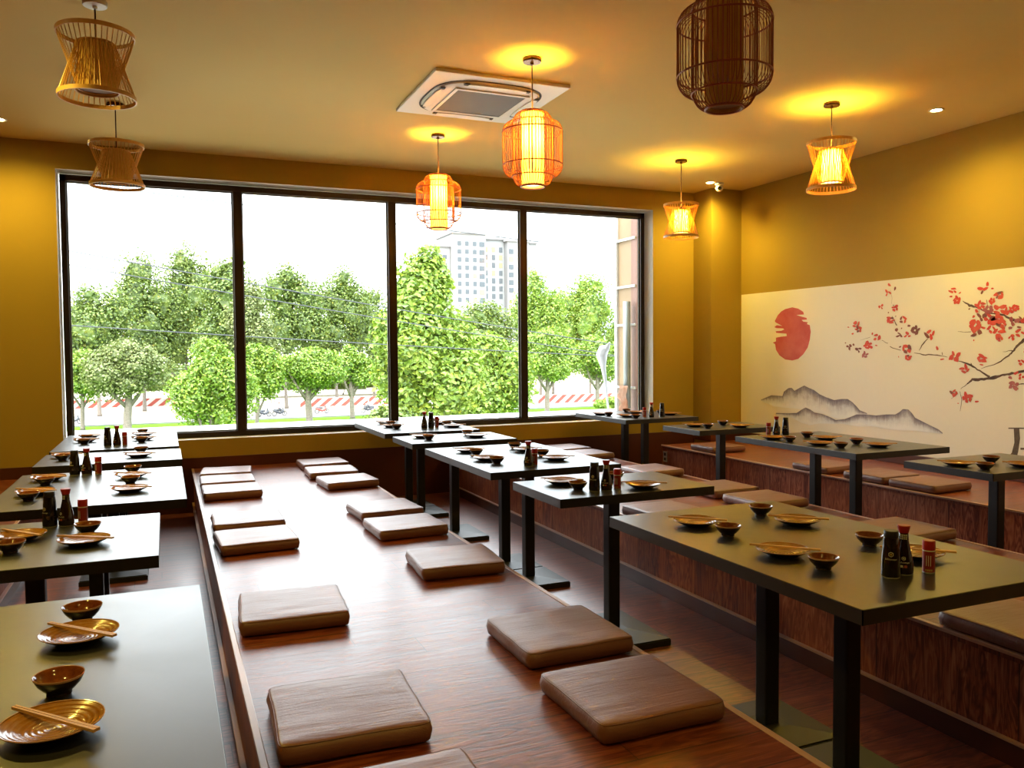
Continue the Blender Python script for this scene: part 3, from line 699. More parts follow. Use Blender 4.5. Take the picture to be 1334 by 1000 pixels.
# ------------------------------------------------------------------ cushions
def cushion_proto(seed, lab):
    rnd = random.Random(seed)
    t = thing('floor_cushion', lab, 'cushion', group='brown square floor cushions')
    h, th, n = .203, .062, 22
    from mathutils import noise
    bm = bmesh.new()
    off = Vector((seed * 3.7, seed * 1.3, 0))
    def P(u, v, top):
        x, y = u * h, v * h
        rx = max(abs(u), abs(v)) ** 30
        puff = (1 - abs(u) ** 4) * (1 - abs(v) ** 4)
        w = noise.noise(Vector((x * 7, y * 22, 0)) + off) * .0016 + noise.noise(Vector((x * 3, y * 4, 3)) + off) * .0025
        edge = .004 * noise.noise(Vector((x * 9, y * 9, 7)) + off)
        # slightly bowed sides, rounded corners
        cr = (abs(u) * abs(v)) ** 14 * .008
        x -= math.copysign(cr, u) ; y -= math.copysign(cr, v)
        x *= 1 - .012 * (1 - v * v); y *= 1 - .012 * (1 - u * u)
        if top: z = th - .004 * rx - .003 + .003 * puff + (w if rx < .9 else w * .4)
        else: z = .0015 + .004 * rx
        return (x + edge * abs(u) ** 6, y + edge * abs(v) ** 6, z)
    uv = [-1 + 2 * i / n for i in range(n + 1)]
    uv = [math.copysign(1 - (1 - abs(u)) ** 1.35, u) if abs(u) > 0 else 0 for u in uv]
    top = [[bm.verts.new(P(u, v, True)) for v in uv] for u in uv]
    bot = [[bm.verts.new(P(u, v, False)) for v in uv] for u in uv]
    for i in range(n):
        for j in range(n):
            bm.faces.new((top[i][j], top[i + 1][j], top[i + 1][j + 1], top[i][j + 1])); bm.faces.new((bot[i][j], bot[i][j + 1], bot[i + 1][j + 1], bot[i + 1][j]))
    def side(a, b):
        ca, cb = Vector(a[0].co), Vector(b[0].co)
        mids = []
        for va, vb in zip(a, b):
            m = (va.co + vb.co) / 2; d = Vector((m.x, m.y, 0)); big = Vector((m.x if abs(m.x) > h * .93 else 0, m.y if abs(m.y) > h * .93 else 0, 0))
            m2 = m + big.normalized() * (.006 + .003 * noise.noise(m * 14 + off)); m2.z = (va.co.z + vb.co.z) / 2
            mids.append(bm.verts.new(m2))
        for i in range(len(a) - 1):
            bm.faces.new((a[i + 1], a[i], mids[i], mids[i + 1])); bm.faces.new((mids[i + 1], mids[i], b[i], b[i + 1]))
    ring_t = [top[i][0] for i in range(n)] + [top[n][j] for j in range(n)] + [top[i][n] for i in range(n, 0, -1)] + [top[0][j] for j in range(n, 0, -1)]
    ring_b = [bot[i][0] for i in range(n)] + [bot[n][j] for j in range(n)] + [bot[i][n] for i in range(n, 0, -1)] + [bot[0][j] for j in range(n, 0, -1)]
    side(ring_t + ring_t[:1], ring_b + ring_b[:1])
    recalc(bm)
    pts = [tuple(Vector(v.co) + Vector((0, 0, -.0004))) for v in ring_t]
    bmesh.ops.remove_doubles(bm, verts=bm.verts, dist=1e-5)
    o = obj('cover', bm, 'leatherette', t, True)
    bm = bmesh.new(); tube(bm, pts, .0014, 5, closed=True)
    obj('seam', bm, 'leatherette_seam', o, True)
    return t
CU = [  # x, y, rotation, label
 (.47, 1.735, 0, 'brown cushion cut off by the lower frame edge, left side of the middle platform'),
 (.455, 2.31, -3, 'nearest brown cushion fully in view, left side of the middle platform'),
 (.45, 3.35, -4, 'brown cushion lying alone on the left side of the middle platform, third from the camera'),
 (.44, 4.68, 3, 'front one of the two touching cushions on the left side of the middle platform'),
 (.445, 5.23, -1, 'rear one of the two touching cushions on the left side of the middle platform'),
 (.435, 6.40, 0, 'front cushion of the close trio at the window end, left side of the middle platform'),
 (.44, 6.895, -1, 'middle cushion of the close trio at the window end, left side of the middle platform'),
 (.465, 7.40, -6, 'last cushion of the close trio at the window end, left side of the middle platform'),
 (1.258, 2.085, 0, 'brown cushion at the right platform edge, nearest of the right-hand row'),
 (1.293, 2.64, 0, 'brown cushion just behind the nearest one, right side of the middle platform'),
 (1.29, 3.785, -4, 'brown cushion lying alone at the right edge of the middle platform'),
 (1.285, 4.665, 2, 'front one of two cushions, right side of the middle platform beside the third table'),
 (1.30, 5.22, 3, 'rear one of two cushions, right side of the middle platform beside the third table'),
 (1.315, 6.48, 4, 'front cushion of the window-end trio, right side of the middle platform'),
 (1.295, 7.05, -2, 'middle cushion of the window-end trio, right side of the middle platform'),
 (1.315, 7.60, 2, 'last cushion against the window wall, right side of the middle platform'),
 (3.82, 7.59, 3, 'brown cushion farthest back on the second platform, behind the middle table row'),
 (3.80, 7.09, 3, 'brown cushion second from the window wall on the second platform'),
 (3.78, 5.90, 4, 'brown cushion on the second platform facing the dark corner with the socket'),
 (3.755, 4.92, 1, 'brown cushion on the second platform showing just past the small table, its far one'),
 (3.745, 4.42, 1, 'brown cushion on the second platform right behind the nearest table, pale lit edge'),
 (3.80, 3.35, 3, 'brown cushion on the second platform seen behind the bottles of the nearest table'),
 (2.905, 2.01, 0, 'tan-lit cushion at the right frame edge beside the nearest table'),
 (2.905, 4.36, 4, 'brown cushion seen under the middle row, its red-brown side behind the narrow table'),
 (5.30, 6.99, 0, 'brown cushion on the mural platform beside the narrow table by the column'),
 (5.285, 5.45, 2, 'brown cushion on the mural platform, left of the three below the painted mountains'),
 (5.285, 4.86, 2, 'brown cushion on the mural platform, middle of the three below the painted mountains'),
 (5.29, 4.41, 2, 'brown cushion on the mural platform, right of the three below the painted mountains'),
]
protos = []
for i, (x, y, r, lab) in enumerate(CU):
    rz = math.radians(r) + (0 if x < 2 else PI * (i % 2))
    loc = (x, y, PZ + (.003 if x < 3.5 else .003))
    if i < 4:
        p = cushion_proto(i + 1, lab); p.location = loc; p.rotation_euler.z = rz; protos.append(p)
    else: dup(protos[(i * 3 + 1) % 4], loc, rz, lab)

# ------------------------------------------------------------------ pendant lamps
WARM = (1.0, .73, .08)
def rose_and_cord(t, ztop, white=False):
    bm = bmesh.new(); lathe(bm, [(0, ZC - .001), (.058, ZC - .001), (.060, ZC - .006), (.060, ZC - .021), (.056, ZC - .026), (.012, ZC - .029), (.010, ZC - .040), (0, ZC - .040)], 36)
    smooth_angle(obj('ceiling_rose', recalc(bm), 'rose_white' if white else 'rose_metal', t))
    bm = bmesh.new(); tube(bm, [(0, 0, ZC - .04), (0, 0, ztop)], .0042, 8)
    obj('cord', bm, 'cord_brown', t, True)
def lamp_light(loc, power, rad=.05):
    l = D.lights.new('lamp_glow', 'POINT'); l.energy = power; l.color = WARM; l.shadow_soft_size = rad
    o = link(D.objects.new('lamp_glow', l)); o.location = loc; return o
def shade(t, r0, r1, z0, z1, lit, slat):
    """inner shade: paper tube behind upright slats, bulb and round diffuser"""
    bm = bmesh.new(); lathe(bm, [(r0, z0), (r1, z1)], 40)
    s = obj('inner_shade', bm, 'shade_lit' if lit else 'shade_paper', t, True)
    bm = bmesh.new(); n = 30
    for i in range(n):
        a = 2 * PI * i / n
        tube(bm, [((r0 + .002) * math.cos(a), (r0 + .002) * math.sin(a), z0), ((r1 + .002) * math.cos(a), (r1 + .002) * math.sin(a), z1)], .0017, 4)
    for r, z in ((r0, z0), (r1, z1)): tube(bm, circle(r + .002, z, 32), .005, 6, True)
    obj('shade_slats', bm, 'bamboo', s)
    bm = bmesh.new(); lathe(bm, [(0, z0 + .012), (r0 * .93, z0 + .012), (r0 * .93, z0 + .020), (0, z0 + .020)], 32)
    obj('diffuser', recalc(bm), 'diffuser_lit' if lit else 'diffuser_off', t)
    zb = z0 + (z1 - z0) * .66
    bm = bmesh.new(); lathe(bm, [(0, zb - .034), (.018, zb - .028), (.028, zb - .010), (.028, zb + .006), (.016, zb + .034), (.0135, zb + .05), (0, zb + .05)], 20)
    obj('bulb', recalc(bm), 'bulb_lit' if lit else 'bulb_off', t, True)
    bm = bmesh.new(); lathe(bm, [(0, zb + .051), (.017, zb + .051), (.019, zb + .075), (.010, zb + .10), (0, zb + .10)], 20)
    obj('lamp_holder', recalc(bm), 'rose_metal', t, True)
    return zb
def lantern(label, x, y, z0, R, H, lit, power):
    t = thing('pendant_lamp', label, 'pendant lamp', (x, y, 0), group='caged lantern pendant lamps')
    z1 = z0 + H; rs, rm = R * .375, R * .69
    zb = shade(t, rs, rs, z0 + .004, z1 - .006, lit, 'bamboo_red')
    rose_and_cord(t, zb + .10)
    bm = bmesh.new()
    def arc(ra, za, rb, zb_, n=7):  # quarter arc leaving (ra,za) sideways and reaching (rb,zb) upright
        return [(ra + (rb - ra) * math.sin(PI / 2 * k / n), za + (zb_ - za) * (1 - math.cos(PI / 2 * k / n))) for k in range(n + 1)]
    outer = arc(rm, z0 + H * .865, R, z0 + H * .735) + arc(rm, z0 + H * .135, R, z0 + H * .285)[::-1]
    inner = arc(rs, z1, rm, z0 + H * .80) + arc(rs, z0, rm, z0 + H * .20)[::-1]
    for prof, n, rr in ((outer, 56, .0019), (inner, 44, .0019)):
        for i in range(n):
            a = 2 * PI * i / n
            tube(bm, [(r * math.cos(a), r * math.sin(a), z) for r, z in prof], rr, 4)
    obj('cage_ribs', bm, 'bamboo_red', t)
    for r, z in ((rm, z0 + H * .865), (R, z0 + H * .735), (R, z0 + H * .285), (rm, z0 + H * .135)):
        bm = bmesh.new(); tube(bm, circle(r, z), .0042, 6, True); obj('hoop', bm, 'bamboo_red', t, True)
    for z in (z0, z1):
        bm = bmesh.new(); tube(bm, circle(rs + .003, z), .0062, 6, True); obj('end_ring', bm, 'bamboo_red', t, True)
    if lit: lamp_light((x, y, zb), power)
    return t
def hourglass(label, x, y, z0, R, H, lit, power, white=False):
    t = thing('pendant_lamp', label, 'pendant lamp', (x, y, 0), group='hourglass bamboo pendant lamps')
    z1 = z0 + H; rw = R * .50
    m = 'bamboo'
    zb = shade(t, R * .43, R * .38, z0 + H * .13, z0 + H * .84, lit, m) if lit else shade(t, R * .56, R * .42, z0 + H * .10, z0 + H * .86, lit, m)
    rose_and_cord(t, zb + .10, white)
    bm = bmesh.new(); n = 42
    for i in range(n):
        a = 2 * PI * i / n; c, s = math.cos(a), math.sin(a)
        tube(bm, [(R * c, R * s, z1), (rw * c, rw * s, z0 + H * .13)], .0026, 4)
        a += PI / n; c, s = math.cos(a), math.sin(a)
        tube(bm, [(R * c, R * s, z0), (rw * c, rw * s, z0 + H * .85)], .0026, 4)
    obj('cage_slats', bm, m, t)
    for r, z in ((R, z1), (R, z0)):
        bm = bmesh.new(); lathe(bm, [(r - .002, z - .011), (r + .004, z - .011), (r + .004, z + .011), (r - .002, z + .011), (r - .002, z - .011)], 48)
        smooth_angle(obj('hoop', recalc(bm), m, t))
    for r, z in ((rw, z0 + H * .13), (rw, z0 + H * .85)):
        bm = bmesh.new(); tube(bm, circle(r, z), .004, 6, True); obj('waist_ring', bm, m, t, True)
    bm = bmesh.new()
    for i in range(3):
        a = 2 * PI * i / 3; tube(bm, [(0, 0, z0 + H * .86), (rw * math.cos(a), rw * math.sin(a), z0 + H * .85)], .0025, 4)
    obj('spider', bm, 'rose_metal', t)
    if lit: lamp_light((x, y, zb), power)
    return t
LP = 18
hourglass('unlit bamboo hourglass lamp nearer the camera, hanging at the upper left corner', -.29, 4.79, 2.80, .183, .32, False, 0, True)
hourglass('unlit bamboo hourglass lamp hanging before the left window pane', -.29, 6.68, 2.70, .183, .29, False, 0)
lantern('lit caged lantern hanging in front of the third window pane', 2.16, 6.64, 2.502, .188, .45, True, LP)
lantern('lit caged lantern hanging beside the ceiling air conditioner', 2.153, 4.71, 2.498, .188, .46, True, LP)
lantern('unlit dark caged lantern cut off by the upper frame edge', 2.155, 2.805, 2.465, .192, .47, False, 0)
hourglass('lit hourglass lamp before the bare upper part of the mural wall', 4.61, 4.73, 2.655, .172, .34, True, LP)
hourglass('lit hourglass lamp hanging between the window and the corner column', 4.62, 6.67, 2.552, .165, .305, True, LP)

def downlight(label, x, y, power=27):
    t = thing('ceiling_downlight', label, 'downlight', (x, y, 0), group='recessed ceiling downlights')
    bm = bmesh.new(); lathe(bm, [(.038, ZC - .0005), (.056, ZC - .0005), (.056, ZC - .004), (.050, ZC - .007), (.038, ZC - .004), (.038, ZC - .0005)], 36)
    smooth_angle(obj('trim_ring', recalc(bm), 'white_plastic', t))
    bm = bmesh.new(); lathe(bm, [(0, ZC - .0008), (.038, ZC - .0008), (.038, ZC - .0030), (0, ZC - .0034)], 32)
    obj('lens', recalc(bm), 'downlight_lit', t)
    l = D.lights.new('downlight_beam', 'SPOT'); l.energy = power; l.color = (1, .71, .11); l.spot_size = math.radians(160); l.spot_blend = 1.0; l.shadow_soft_size = .04
    o = link(D.objects.new('downlight_beam', l)); o.location = (x, y, ZC - .012)
downlight('glowing recessed downlight at the left edge of the ceiling', -1.14, 7.44)
downlight('glowing recessed downlight in the ceiling over the mural wall', 5.50, 4.57)
downlight('glowing recessed downlight beside the security camera at the column', 5.545, 7.46)
downlight('recessed downlight beyond the right frame edge', 5.50, 1.67)
for x_, y_, w_, p_ in ((-1.14, 4.57, 'at the left wall side', 42), (-1.14, 1.67, 'left of the camera', 22), (1.0, .2, 'above the camera', 9), (1.0, -2.6, 'behind the camera', 22), (5.5, -1.2, 'at the rear end of the mural wall', 22)):  # unseen downlights added as fill to brighten the unlit lamps and near ceiling
    downlight('added fill downlight out of the frame, ' + w_, x_, y_, p_)

# ------------------------------------------------------------------ ceiling air conditioner
ax, ay = 2.125, 5.56
ac = thing('ceiling_air_conditioner', 'white square ceiling air conditioner cassette with grey centre grille', 'air conditioner', (ax, ay, 0))
hw = .485
obj('panel', B(-hw, hw, -hw, hw, ZC - .024, ZC - .001, bev=.006), 'white_plastic', ac)
def sq(r, z, n=64, p=5.0):
    out = []
    for i in range(n):
        a = 2 * PI * i / n; c, s = math.cos(a), math.sin(a)
        k = (abs(c) ** p + abs(s) ** p) ** (-1 / p); out.append((r * k * c, r * k * s, z))
    return out
def loft(bm, loops, cap=False, mi=0):
    R_ = [[bm.verts.new(p) for p in L] for L in loops]
    for a, b in zip(R_, R_[1:]):
        for i in range(len(a)):
            f = bm.faces.new((a[i], a[(i + 1) % len(a)], b[(i + 1) % len(a)], b[i])); f.material_index = mi
    if cap: bm.faces.new(R_[-1]).material_index = mi
    return recalc(bm)
bm = bmesh.new(); loft(bm, [sq(.405, ZC - .0245, p=3.2), sq(.405, ZC - .0255, p=3.2), sq(.36, ZC - .0255, p=3.2)])
obj('air_slot', bm, 'groove_dark', ac)
bm = bmesh.new(); loft(bm, [sq(.392, ZC - .024, p=3.2), sq(.385, ZC - .034, p=3.2), sq(.36, ZC - .040, p=3.4), sq(.29, ZC - .044, p=7)], True)
smooth_angle(obj('body', bm, 'white_plastic', ac), 30)
for k in range(4):
    a = PI / 2 * k
    bm = bmesh.new(); n = 14
    pts = [(-.21 + .42 * i / n) for i in range(n + 1)]
    lo = []; hi = []
    for u in pts:
        w = .030 * (1 - (abs(u) / .235) ** 4)
        lo.append((u, .345 - w)); hi.append((u, .352 + w * .8))
    vs = [bm.verts.new((x, y, ZC - .0475)) for x, y in lo + hi[::-1]]
    bm.faces.new(vs); r = bmesh.ops.extrude_face_region(bm, geom=bm.faces[:])
    for v in r['geom']:
        if isinstance(v, bmesh.types.BMVert): v.co.z += .006
    recalc(bm); bm.transform(Matrix.Rotation(a, 4, 'Z'))
    o = obj('louver', bm, 'white_plastic', ac)
    for s in (-1, 1):
        bm = bmesh.new(); box(bm, s * .222 - .016, s * .222 + .016, .335, .368, ZC - .0452, ZC - .0385)
        bm.transform(Matrix.Rotation(a, 4, 'Z')); obj('louver_gap', bm, 'groove_dark', o)
bm = bmesh.new()
g = .262
for s in (-1, 1):
    box(bm, s * g - .012, s * g + .012, -g - .012, g + .012, ZC - .052, ZC - .043); box(bm, -g + .012, g - .012, s * g - .012, s * g + .012, ZC - .052, ZC - .043)
obj('grille_frame', bm, 'white_plastic', ac)
obj('grille', B(-g + .012, g - .012, -g + .012, g - .012, ZC - .049, ZC - .0442), 'ac_grille', ac)

# security camera
cam_ = thing('ceiling_security_camera', 'small white dome security camera on the ceiling beside the column', 'camera', (5.655, 7.44, 0))
bm = bmesh.new(); lathe(bm, [(0, ZC - .001), (.048, ZC - .001), (.050, ZC - .008), (.046, ZC - .028), (.030, ZC - .032), (0, ZC - .032)], 32)
smooth_angle(obj('base', recalc(bm), 'white_plastic', cam_))
bm = bmesh.new(); bmesh.ops.create_uvsphere(bm, u_segments=24, v_segments=16, radius=.040); bmesh.ops.translate(bm, verts=bm.verts, vec=(0, 0, ZC - .058))
ball = obj('eyeball', bm, 'white_plastic', cam_, True)
dv = Vector((-5.65, -7.44, -1.65)).normalized(); c0 = Vector((0, 0, ZC - .058))
bm = bmesh.new(); lathe(bm, [(0, .034), (.019, .034), (.021, .0385), (.017, .0425), (.011, .0405), (0, .0405)], 24)
bm.transform(Matrix.Translation(c0) @ dv.to_track_quat('Z', 'Y').to_matrix().to_4x4())
obj('lens', recalc(bm), 'lens_black', ball, True)

# wall socket on the platform face
so = thing('wall_socket', 'pale upright socket plate on the dark side of the mural platform', 'socket', (5.082, 7.63, .28))
obj('plate', B(-.008, 0, -.036, .036, -.058, .058, bev=.003), 'socket_plastic', so)
for z in (-.026, .026): obj('outlet', B(-.0095, -.0075, -.018, .018, z - .016, z + .016, bev=.001), 'socket_dark', so)

# ------------------------------------------------------------------ mural
mu = thing('wall_mural', 'cream mural on the right wall with red sun, grey mountains and blossom branches', 'mural', (XR, 4.0, 1.3))
def mpart(name, bm, m, parent=mu):
    bm.transform(Matrix.Translation((-XR, -4.0, -1.3))); return obj(name, bm, m, parent)
mural = mpart('canvas', B(XR - .004, XR - .0006, YF + .01, 7.70, .503, 2.09), 'mural_canvas')
def flatpoly(bm, pts, x, mi=0):
    vs = [bm.verts.new((x, p[0], p[1])) for p in pts]
    es = [bm.edges.new((vs[i], vs[(i + 1) % len(vs)])) for i in range(len(vs))]
    r = bmesh.ops.triangle_fill(bm, use_beauty=True, use_dissolve=False, edges=es, normal=(-1, 0, 0))
    for f in r['geom']:
        if isinstance(f, bmesh.types.BMFace):
            f.material_index = mi
            f.normal_update()
            if f.normal.x > 0: f.normal_flip()
bm = bmesh.new(); flatpoly(bm, SUN, XR - .0046); mpart('red_sun', bm, 'ink_sun')
def range_(name, T, Bt, x):
    bm = bmesh.new(); lay = bm.verts.layers.float.new('wash')
    def at(L, y):
        for (y0, z0), (y1, z1) in zip(L, L[1:]):
            lo, hi = min(y0, y1), max(y0, y1)
            if lo <= y <= hi and hi > lo: return z0 + (z1 - z0) * (y - y0) / (y1 - y0)
        return L[-1][1] if abs(y - L[-1][0]) < abs(y - L[0][0]) else L[0][1]
    ys = sorted({p[0] for p in T} | {T[0][0] + (T[-1][0] - T[0][0]) * i / 120 for i in range(121)})
    cols = []; n = 10
    for y in ys:
        zt, zb = at(T, y), min(at(Bt, y), at(T, y) - .004)
        c = []
        for k in range(n + 1):
            u = k / n; v = bm.verts.new((x, y, zt + (zb - zt) * u)); hgt = zt - zb
            v[lay] = u * min(1.0, hgt / .10 * .55 + .45) * .95; c.append(v)
        cols.append(c)
    for a, b in zip(cols, cols[1:]):
        for k in range(n):
            f = bm.faces.new((a[k], a[k + 1], b[k + 1], b[k]))
    for f in bm.faces:
        f.normal_update()
        if f.normal.x > 0: f.normal_flip()
    m_ = mpart(name, bm, 'ink_wash')
    bm = bmesh.new()          # brushed ridge line
    for (y0, z0), (y1, z1) in zip(T, T[1:]):
        d = Vector((y1 - y0, z1 - z0)); nrm = Vector((-d.y, d.x)).normalized() * .0035
        vs = [bm.verts.new((x - .0004, *q)) for q in ((y0 + nrm.x, z0 + nrm.y), (y0 - nrm.x, z0 - nrm.y), (y1 - nrm.x, z1 - nrm.y), (y1 + nrm.x, z1 + nrm.y))]
        bm.faces.new(vs)
    mpart('ridge_line', bm, 'ink_wash', m_)
range_('far_mountains', MB_T, MB_B, XR - .0046); range_('near_mountains', MF_T, MF_B, XR - .0054)
rb = random.Random(3)
for pts, ws in BR:
    bm = bmesh.new()
    P_ = []
    for i in range(len(pts) - 1):     # resample for a hand-drawn wobble
        for k in range(4):
            u = k / 4; P_.append((pts[i][0] + (pts[i + 1][0] - pts[i][0]) * u, pts[i][1] + (pts[i + 1][1] - pts[i][1]) * u + rb.uniform(-.004, .004), (ws[i] + (ws[i + 1] - ws[i]) * u) * rb.uniform(.75, 1.15)))
    P_.append((*pts[-1], ws[-1]))
    L_, R2 = [], []
    for i, (y, z, w) in enumerate(P_):
        a, b = P_[max(i - 1, 0)], P_[min(i + 1, len(P_) - 1)]
        d = Vector((b[0] - a[0], b[1] - a[1]));
        if d.length < 1e-6: d = Vector((1, 0))
        nrm = Vector((-d.y, d.x)).normalized() * w * .5
        L_.append(bm.verts.new((XR - .0046, y + nrm.x, z + nrm.y))); R2.append(bm.verts.new((XR - .0046, y - nrm.x, z - nrm.y)))
    for i in range(len(P_) - 1):
        f = bm.faces.new((L_[i], R2[i], R2[i + 1], L_[i + 1])); f.normal_update()
        if f.normal.x > 0: f.normal_flip()
    mpart('branch', bm, 'ink_branch')
bm = bmesh.new()
mi_ = {'r': 0, 'd': 1, 'm': 2}
for j, (y, z, r, k) in enumerate(BL):
    np_ = 1 if r < .022 else rb.choice((3, 4, 5))
    a0 = rb.uniform(0, 6.28)
    sub = [(y, z, r * .7)] if np_ == 1 else [(y + 1.35 * r * .62 * math.cos(a0 + 2 * PI * q / np_), z + r * .62 * math.sin(a0 + 2 * PI * q / np_), r * rb.uniform(.38, .62)) for q in range(np_)]
    for q, (py, pz, pr_) in enumerate(sub):
        n = 9; ph = rb.uniform(0, 6); st = rb.uniform(.15, .85); th_ = rb.uniform(0, 3.1)
        vs = []
        for i in range(n):
            a = 2 * PI * i / n
            u, v = pr_ * (1 + .22 * math.sin(3 * a + ph)) * math.cos(a) * (1 + st * .5), pr_ * (1 + .2 * math.sin(2 * a + ph)) * math.sin(a) * (1 - st * .45)
            vs.append(bm.verts.new((XR - .0052 - .00012 * ((j + q) % 5), py + (u * math.cos(th_) - v * math.sin(th_)) * 1.25, pz + u * math.sin(th_) + v * math.cos(th_))))
        f = bm.faces.new(vs); f.normal_update()
        if f.normal.x > 0: f.normal_flip()
        f.material_index = mi_[k] if not (k == 'r' and rb.random() < .10) else 1
mpart('blossoms', bm, ['ink_red', 'ink_darkred', 'ink_mauve'])
bm = bmesh.new()
for q in STAND: flatpoly(bm, q, XR - .0046)
mpart('painted_stool', bm, 'ink_brown')

# ------------------------------------------------------------------ outside the window
GZ = -6.5
def ground(name, x0, x1, y0, y1, z, m, kind='structure'):
    o = obj(name, B(x0, x1, y0, y1, z - .3, z), m); o['kind'] = kind; return o
ground('ground', -160, 320, 12, 600, GZ - .12, 'earth')
ground('street', -160, 320, 101, 110, GZ - .05, 'asphalt')
g_ = ground('grass_verge', -160, 320, 60, 99.6, GZ, 'grass', 'stuff')
g_['label'] = 'strip of bright green grass under the trees'
ground('kerb', -160, 320, 99.7, 100.4, GZ + .12, 'kerb')

BK = 'tall trees behind the street'
def tree(label, x, y, ztop, zlow, rx, leaf, m, n, seed, trunk=.22, ry=None, blobs=16, fork=True, size=1.0, group='trees beyond the window', name='street_tree', shape=1.0, big=False):
    rnd = random.Random(seed)
    if group == BK:
        rx *= 1.25; y2 = {4: 111, 5: 118, 6: 125, 7: 131, 12: 138, 11: 132, 14: 105.5}.get(seed) or (111, 115, 122, 127)[seed % 4]; k = y2 / y   # staggered depths
        x *= k; rx *= k; ztop = 1.475 + (ztop - 1.475) * k; zlow = max(zlow, GZ + 2.5); y = y2; ry = 2.8 if seed != 14 else 1.8
    elif ry is None: ry = rx * .5
    t = thing(name, label, 'tree', (x, y, GZ), group=group)
    H = ztop - GZ; hb = zlow - GZ; hc = (H + hb) / 2; rz = (H - hb) / 2
    cen = []
    for i in range(blobs):
        while True:
            u = Vector((rnd.uniform(-1, 1), rnd.uniform(-1, 1), rnd.uniform(-1, 1)))
            if u.length < 1: break
        u = u.normalized() * (u.length ** .45) * .72
        taper = 1 - .26 * shape * max(u.z, 0) / .72
        r = rnd.uniform(.30, .46)
        cen.append((Vector((u.x * rx * taper, u.y * ry * taper, hc + u.z * rz)), Vector((rx * r, ry * r, min(rz, rx * 1.2) * r * 1.05))))
    cen.append((Vector((0, 0, hc)), Vector((rx * .55, ry * .55, rz * .7))))
    cen.append((Vector((rnd.uniform(-.2, .2) * rx, 0, H - rz * .30)), Vector((rx * .34, ry * .34, rz * .30))))
    n = int(n * 3.0); leaf *= .56
    bm = bmesh.new(); lay = bm.verts.layers.float.new('tint')
    for c, r in cen:          # dark inner mass of leaves
        rr = bmesh.ops.create_icosphere(bm, subdivisions=2, radius=1)
        for v in rr['verts']:
            k = rnd.uniform(.18, .60); v.co = Vector((c.x + v.co.x * r.x * k, c.y + v.co.y * r.y * k, max(.06, c.z + v.co.z * r.z * k))); v[lay] = min(1, max(0, rnd.gauss(.45, .2)))
    wsum = [r.x * r.z for c, r in cen]
    for i in range(n):
        c, r = rnd.choices(cen, wsum)[0]
        d = Vector((rnd.gauss(0, 1), rnd.gauss(0, 1), rnd.gauss(0, 1) + .25)).normalized()
        k = rnd.uniform(.55, 1.10)
        p = Vector((c.x + d.x * r.x * k, c.y + d.y * r.y * k, max(c.z + d.z * r.z * k, leaf * (6 if shape == .2 else 3))))
        nn = (d + Vector((rnd.gauss(0, .5), rnd.gauss(0, .5), rnd.gauss(.25, .5)))).normalized()
        s = nn.cross(Vector((rnd.gauss(0, 1), rnd.gauss(0, 1), rnd.gauss(0, .4)))).normalized(); q = nn.cross(s)
        if big and q.z > 0: q = -q
        L = leaf * rnd.uniform(.65, 1.35); W = L * (.30 if big else .42)
        tint = min(1, max(0, rnd.gauss(.48, .16)))
        vs = [bm.verts.new(p + v) for v in (q * -L * .5, s * W + nn * .04 * L, q * L * .5 - nn * .12 * L, s * -W + nn * .04 * L)]
        for v in vs: v[lay] = tint
        bm.faces.new(vs)
    obj('foliage', bm, m, t)
    bm = bmesh.new()
    lean = rnd.uniform(-.25, .25)
    tube(bm, [(0, 0, .004), (0, 0, .3), (lean * .3, 0, hb * .5), (lean, 0, hb), (lean * .6, 0, hc)], [trunk * 1.4, trunk * 1.15, trunk, trunk * .9, trunk * .4], 8)
    if fork:
        for s in (-1, 1, .3): tube(bm, [(lean * .6, 0, hb * .72), (s * rx * .25, s * .3, hb + .5), (s * rx * .5, s * .6, hc)], [trunk * .6, trunk * .5, trunk * .2], 6)
    obj('trunk', bm, 'bark', t, True)
    return t
LD, LB, LPale = 'leaf_deep', 'leaf_bright', 'leaf_pale'
BK = 'tall trees behind the street'
FR = 'round-crowned trees on the verge'
# tall row behind
tree('tall green tree making the left shoulder of the big clump', -7.0, 104, 9.6, -2.2, 4.4, .60, LD, 3200, 1, group=BK)
tree('tall tree with twin tops, left in the big clump behind the first pane', -2.4, 108, 13.4, -2, 5.4, .62, LD, 4600, 2, group=BK, blobs=22)
tree('tallest tree in the middle of the clump behind the first pane', 2.4, 110, 15.0, -2, 5.2, .62, LD, 4600, 3, group=BK, blobs=22)
tree('tall tree of the clump half hidden by the first mullion', 7.9, 107, 13.2, -2.4, 4.6, .62, LD, 4200, 4, group=BK, blobs=20)
tree('olive mid-height tree just right of the first mullion', 10.6, 107, 10.6, -2.6, 3.2, .60, LPale, 2600, 14, group=BK)
tree('tall tree with a rounded top behind the second pane, its left one', 14.3, 108, 13.2, -2.6, 4.4, .62, LD, 4200, 5, group=BK, blobs=20)
tree('tall tree with a pointed top behind the second pane', 20.4, 106, 12.8, -2.6, 4.6, .62, LD, 4200, 6, group=BK, blobs=20, shape=1.6)
tree('dark green tree just before the second mullion', 26.2, 110, 10.4, -3, 4.0, .62, LD, 3000, 7, group=BK)
tree('broad olive tree below the white apartment block', 43.0, 112, 8.6, -3.4, 6.4, .66, LD, 4200, 8, group=BK, blobs=22)
tree('tall light green tree just past the third mullion', 49.5, 106, 13.2, -2.6, 4.4, .62, LB, 4000, 9, group=BK, blobs=20, shape=1.4)
tree('broad round tree in the last pane next to the sign board', 57.5, 106, 13.0, -2.6, 5.6, .62, LB, 4600, 10, group=BK, blobs=24)
tree('lower dark tree between the two tall ones in the last pane', 53.4, 110, 10.6, -3, 4.2, .62, LD, 2600, 11, group=BK)
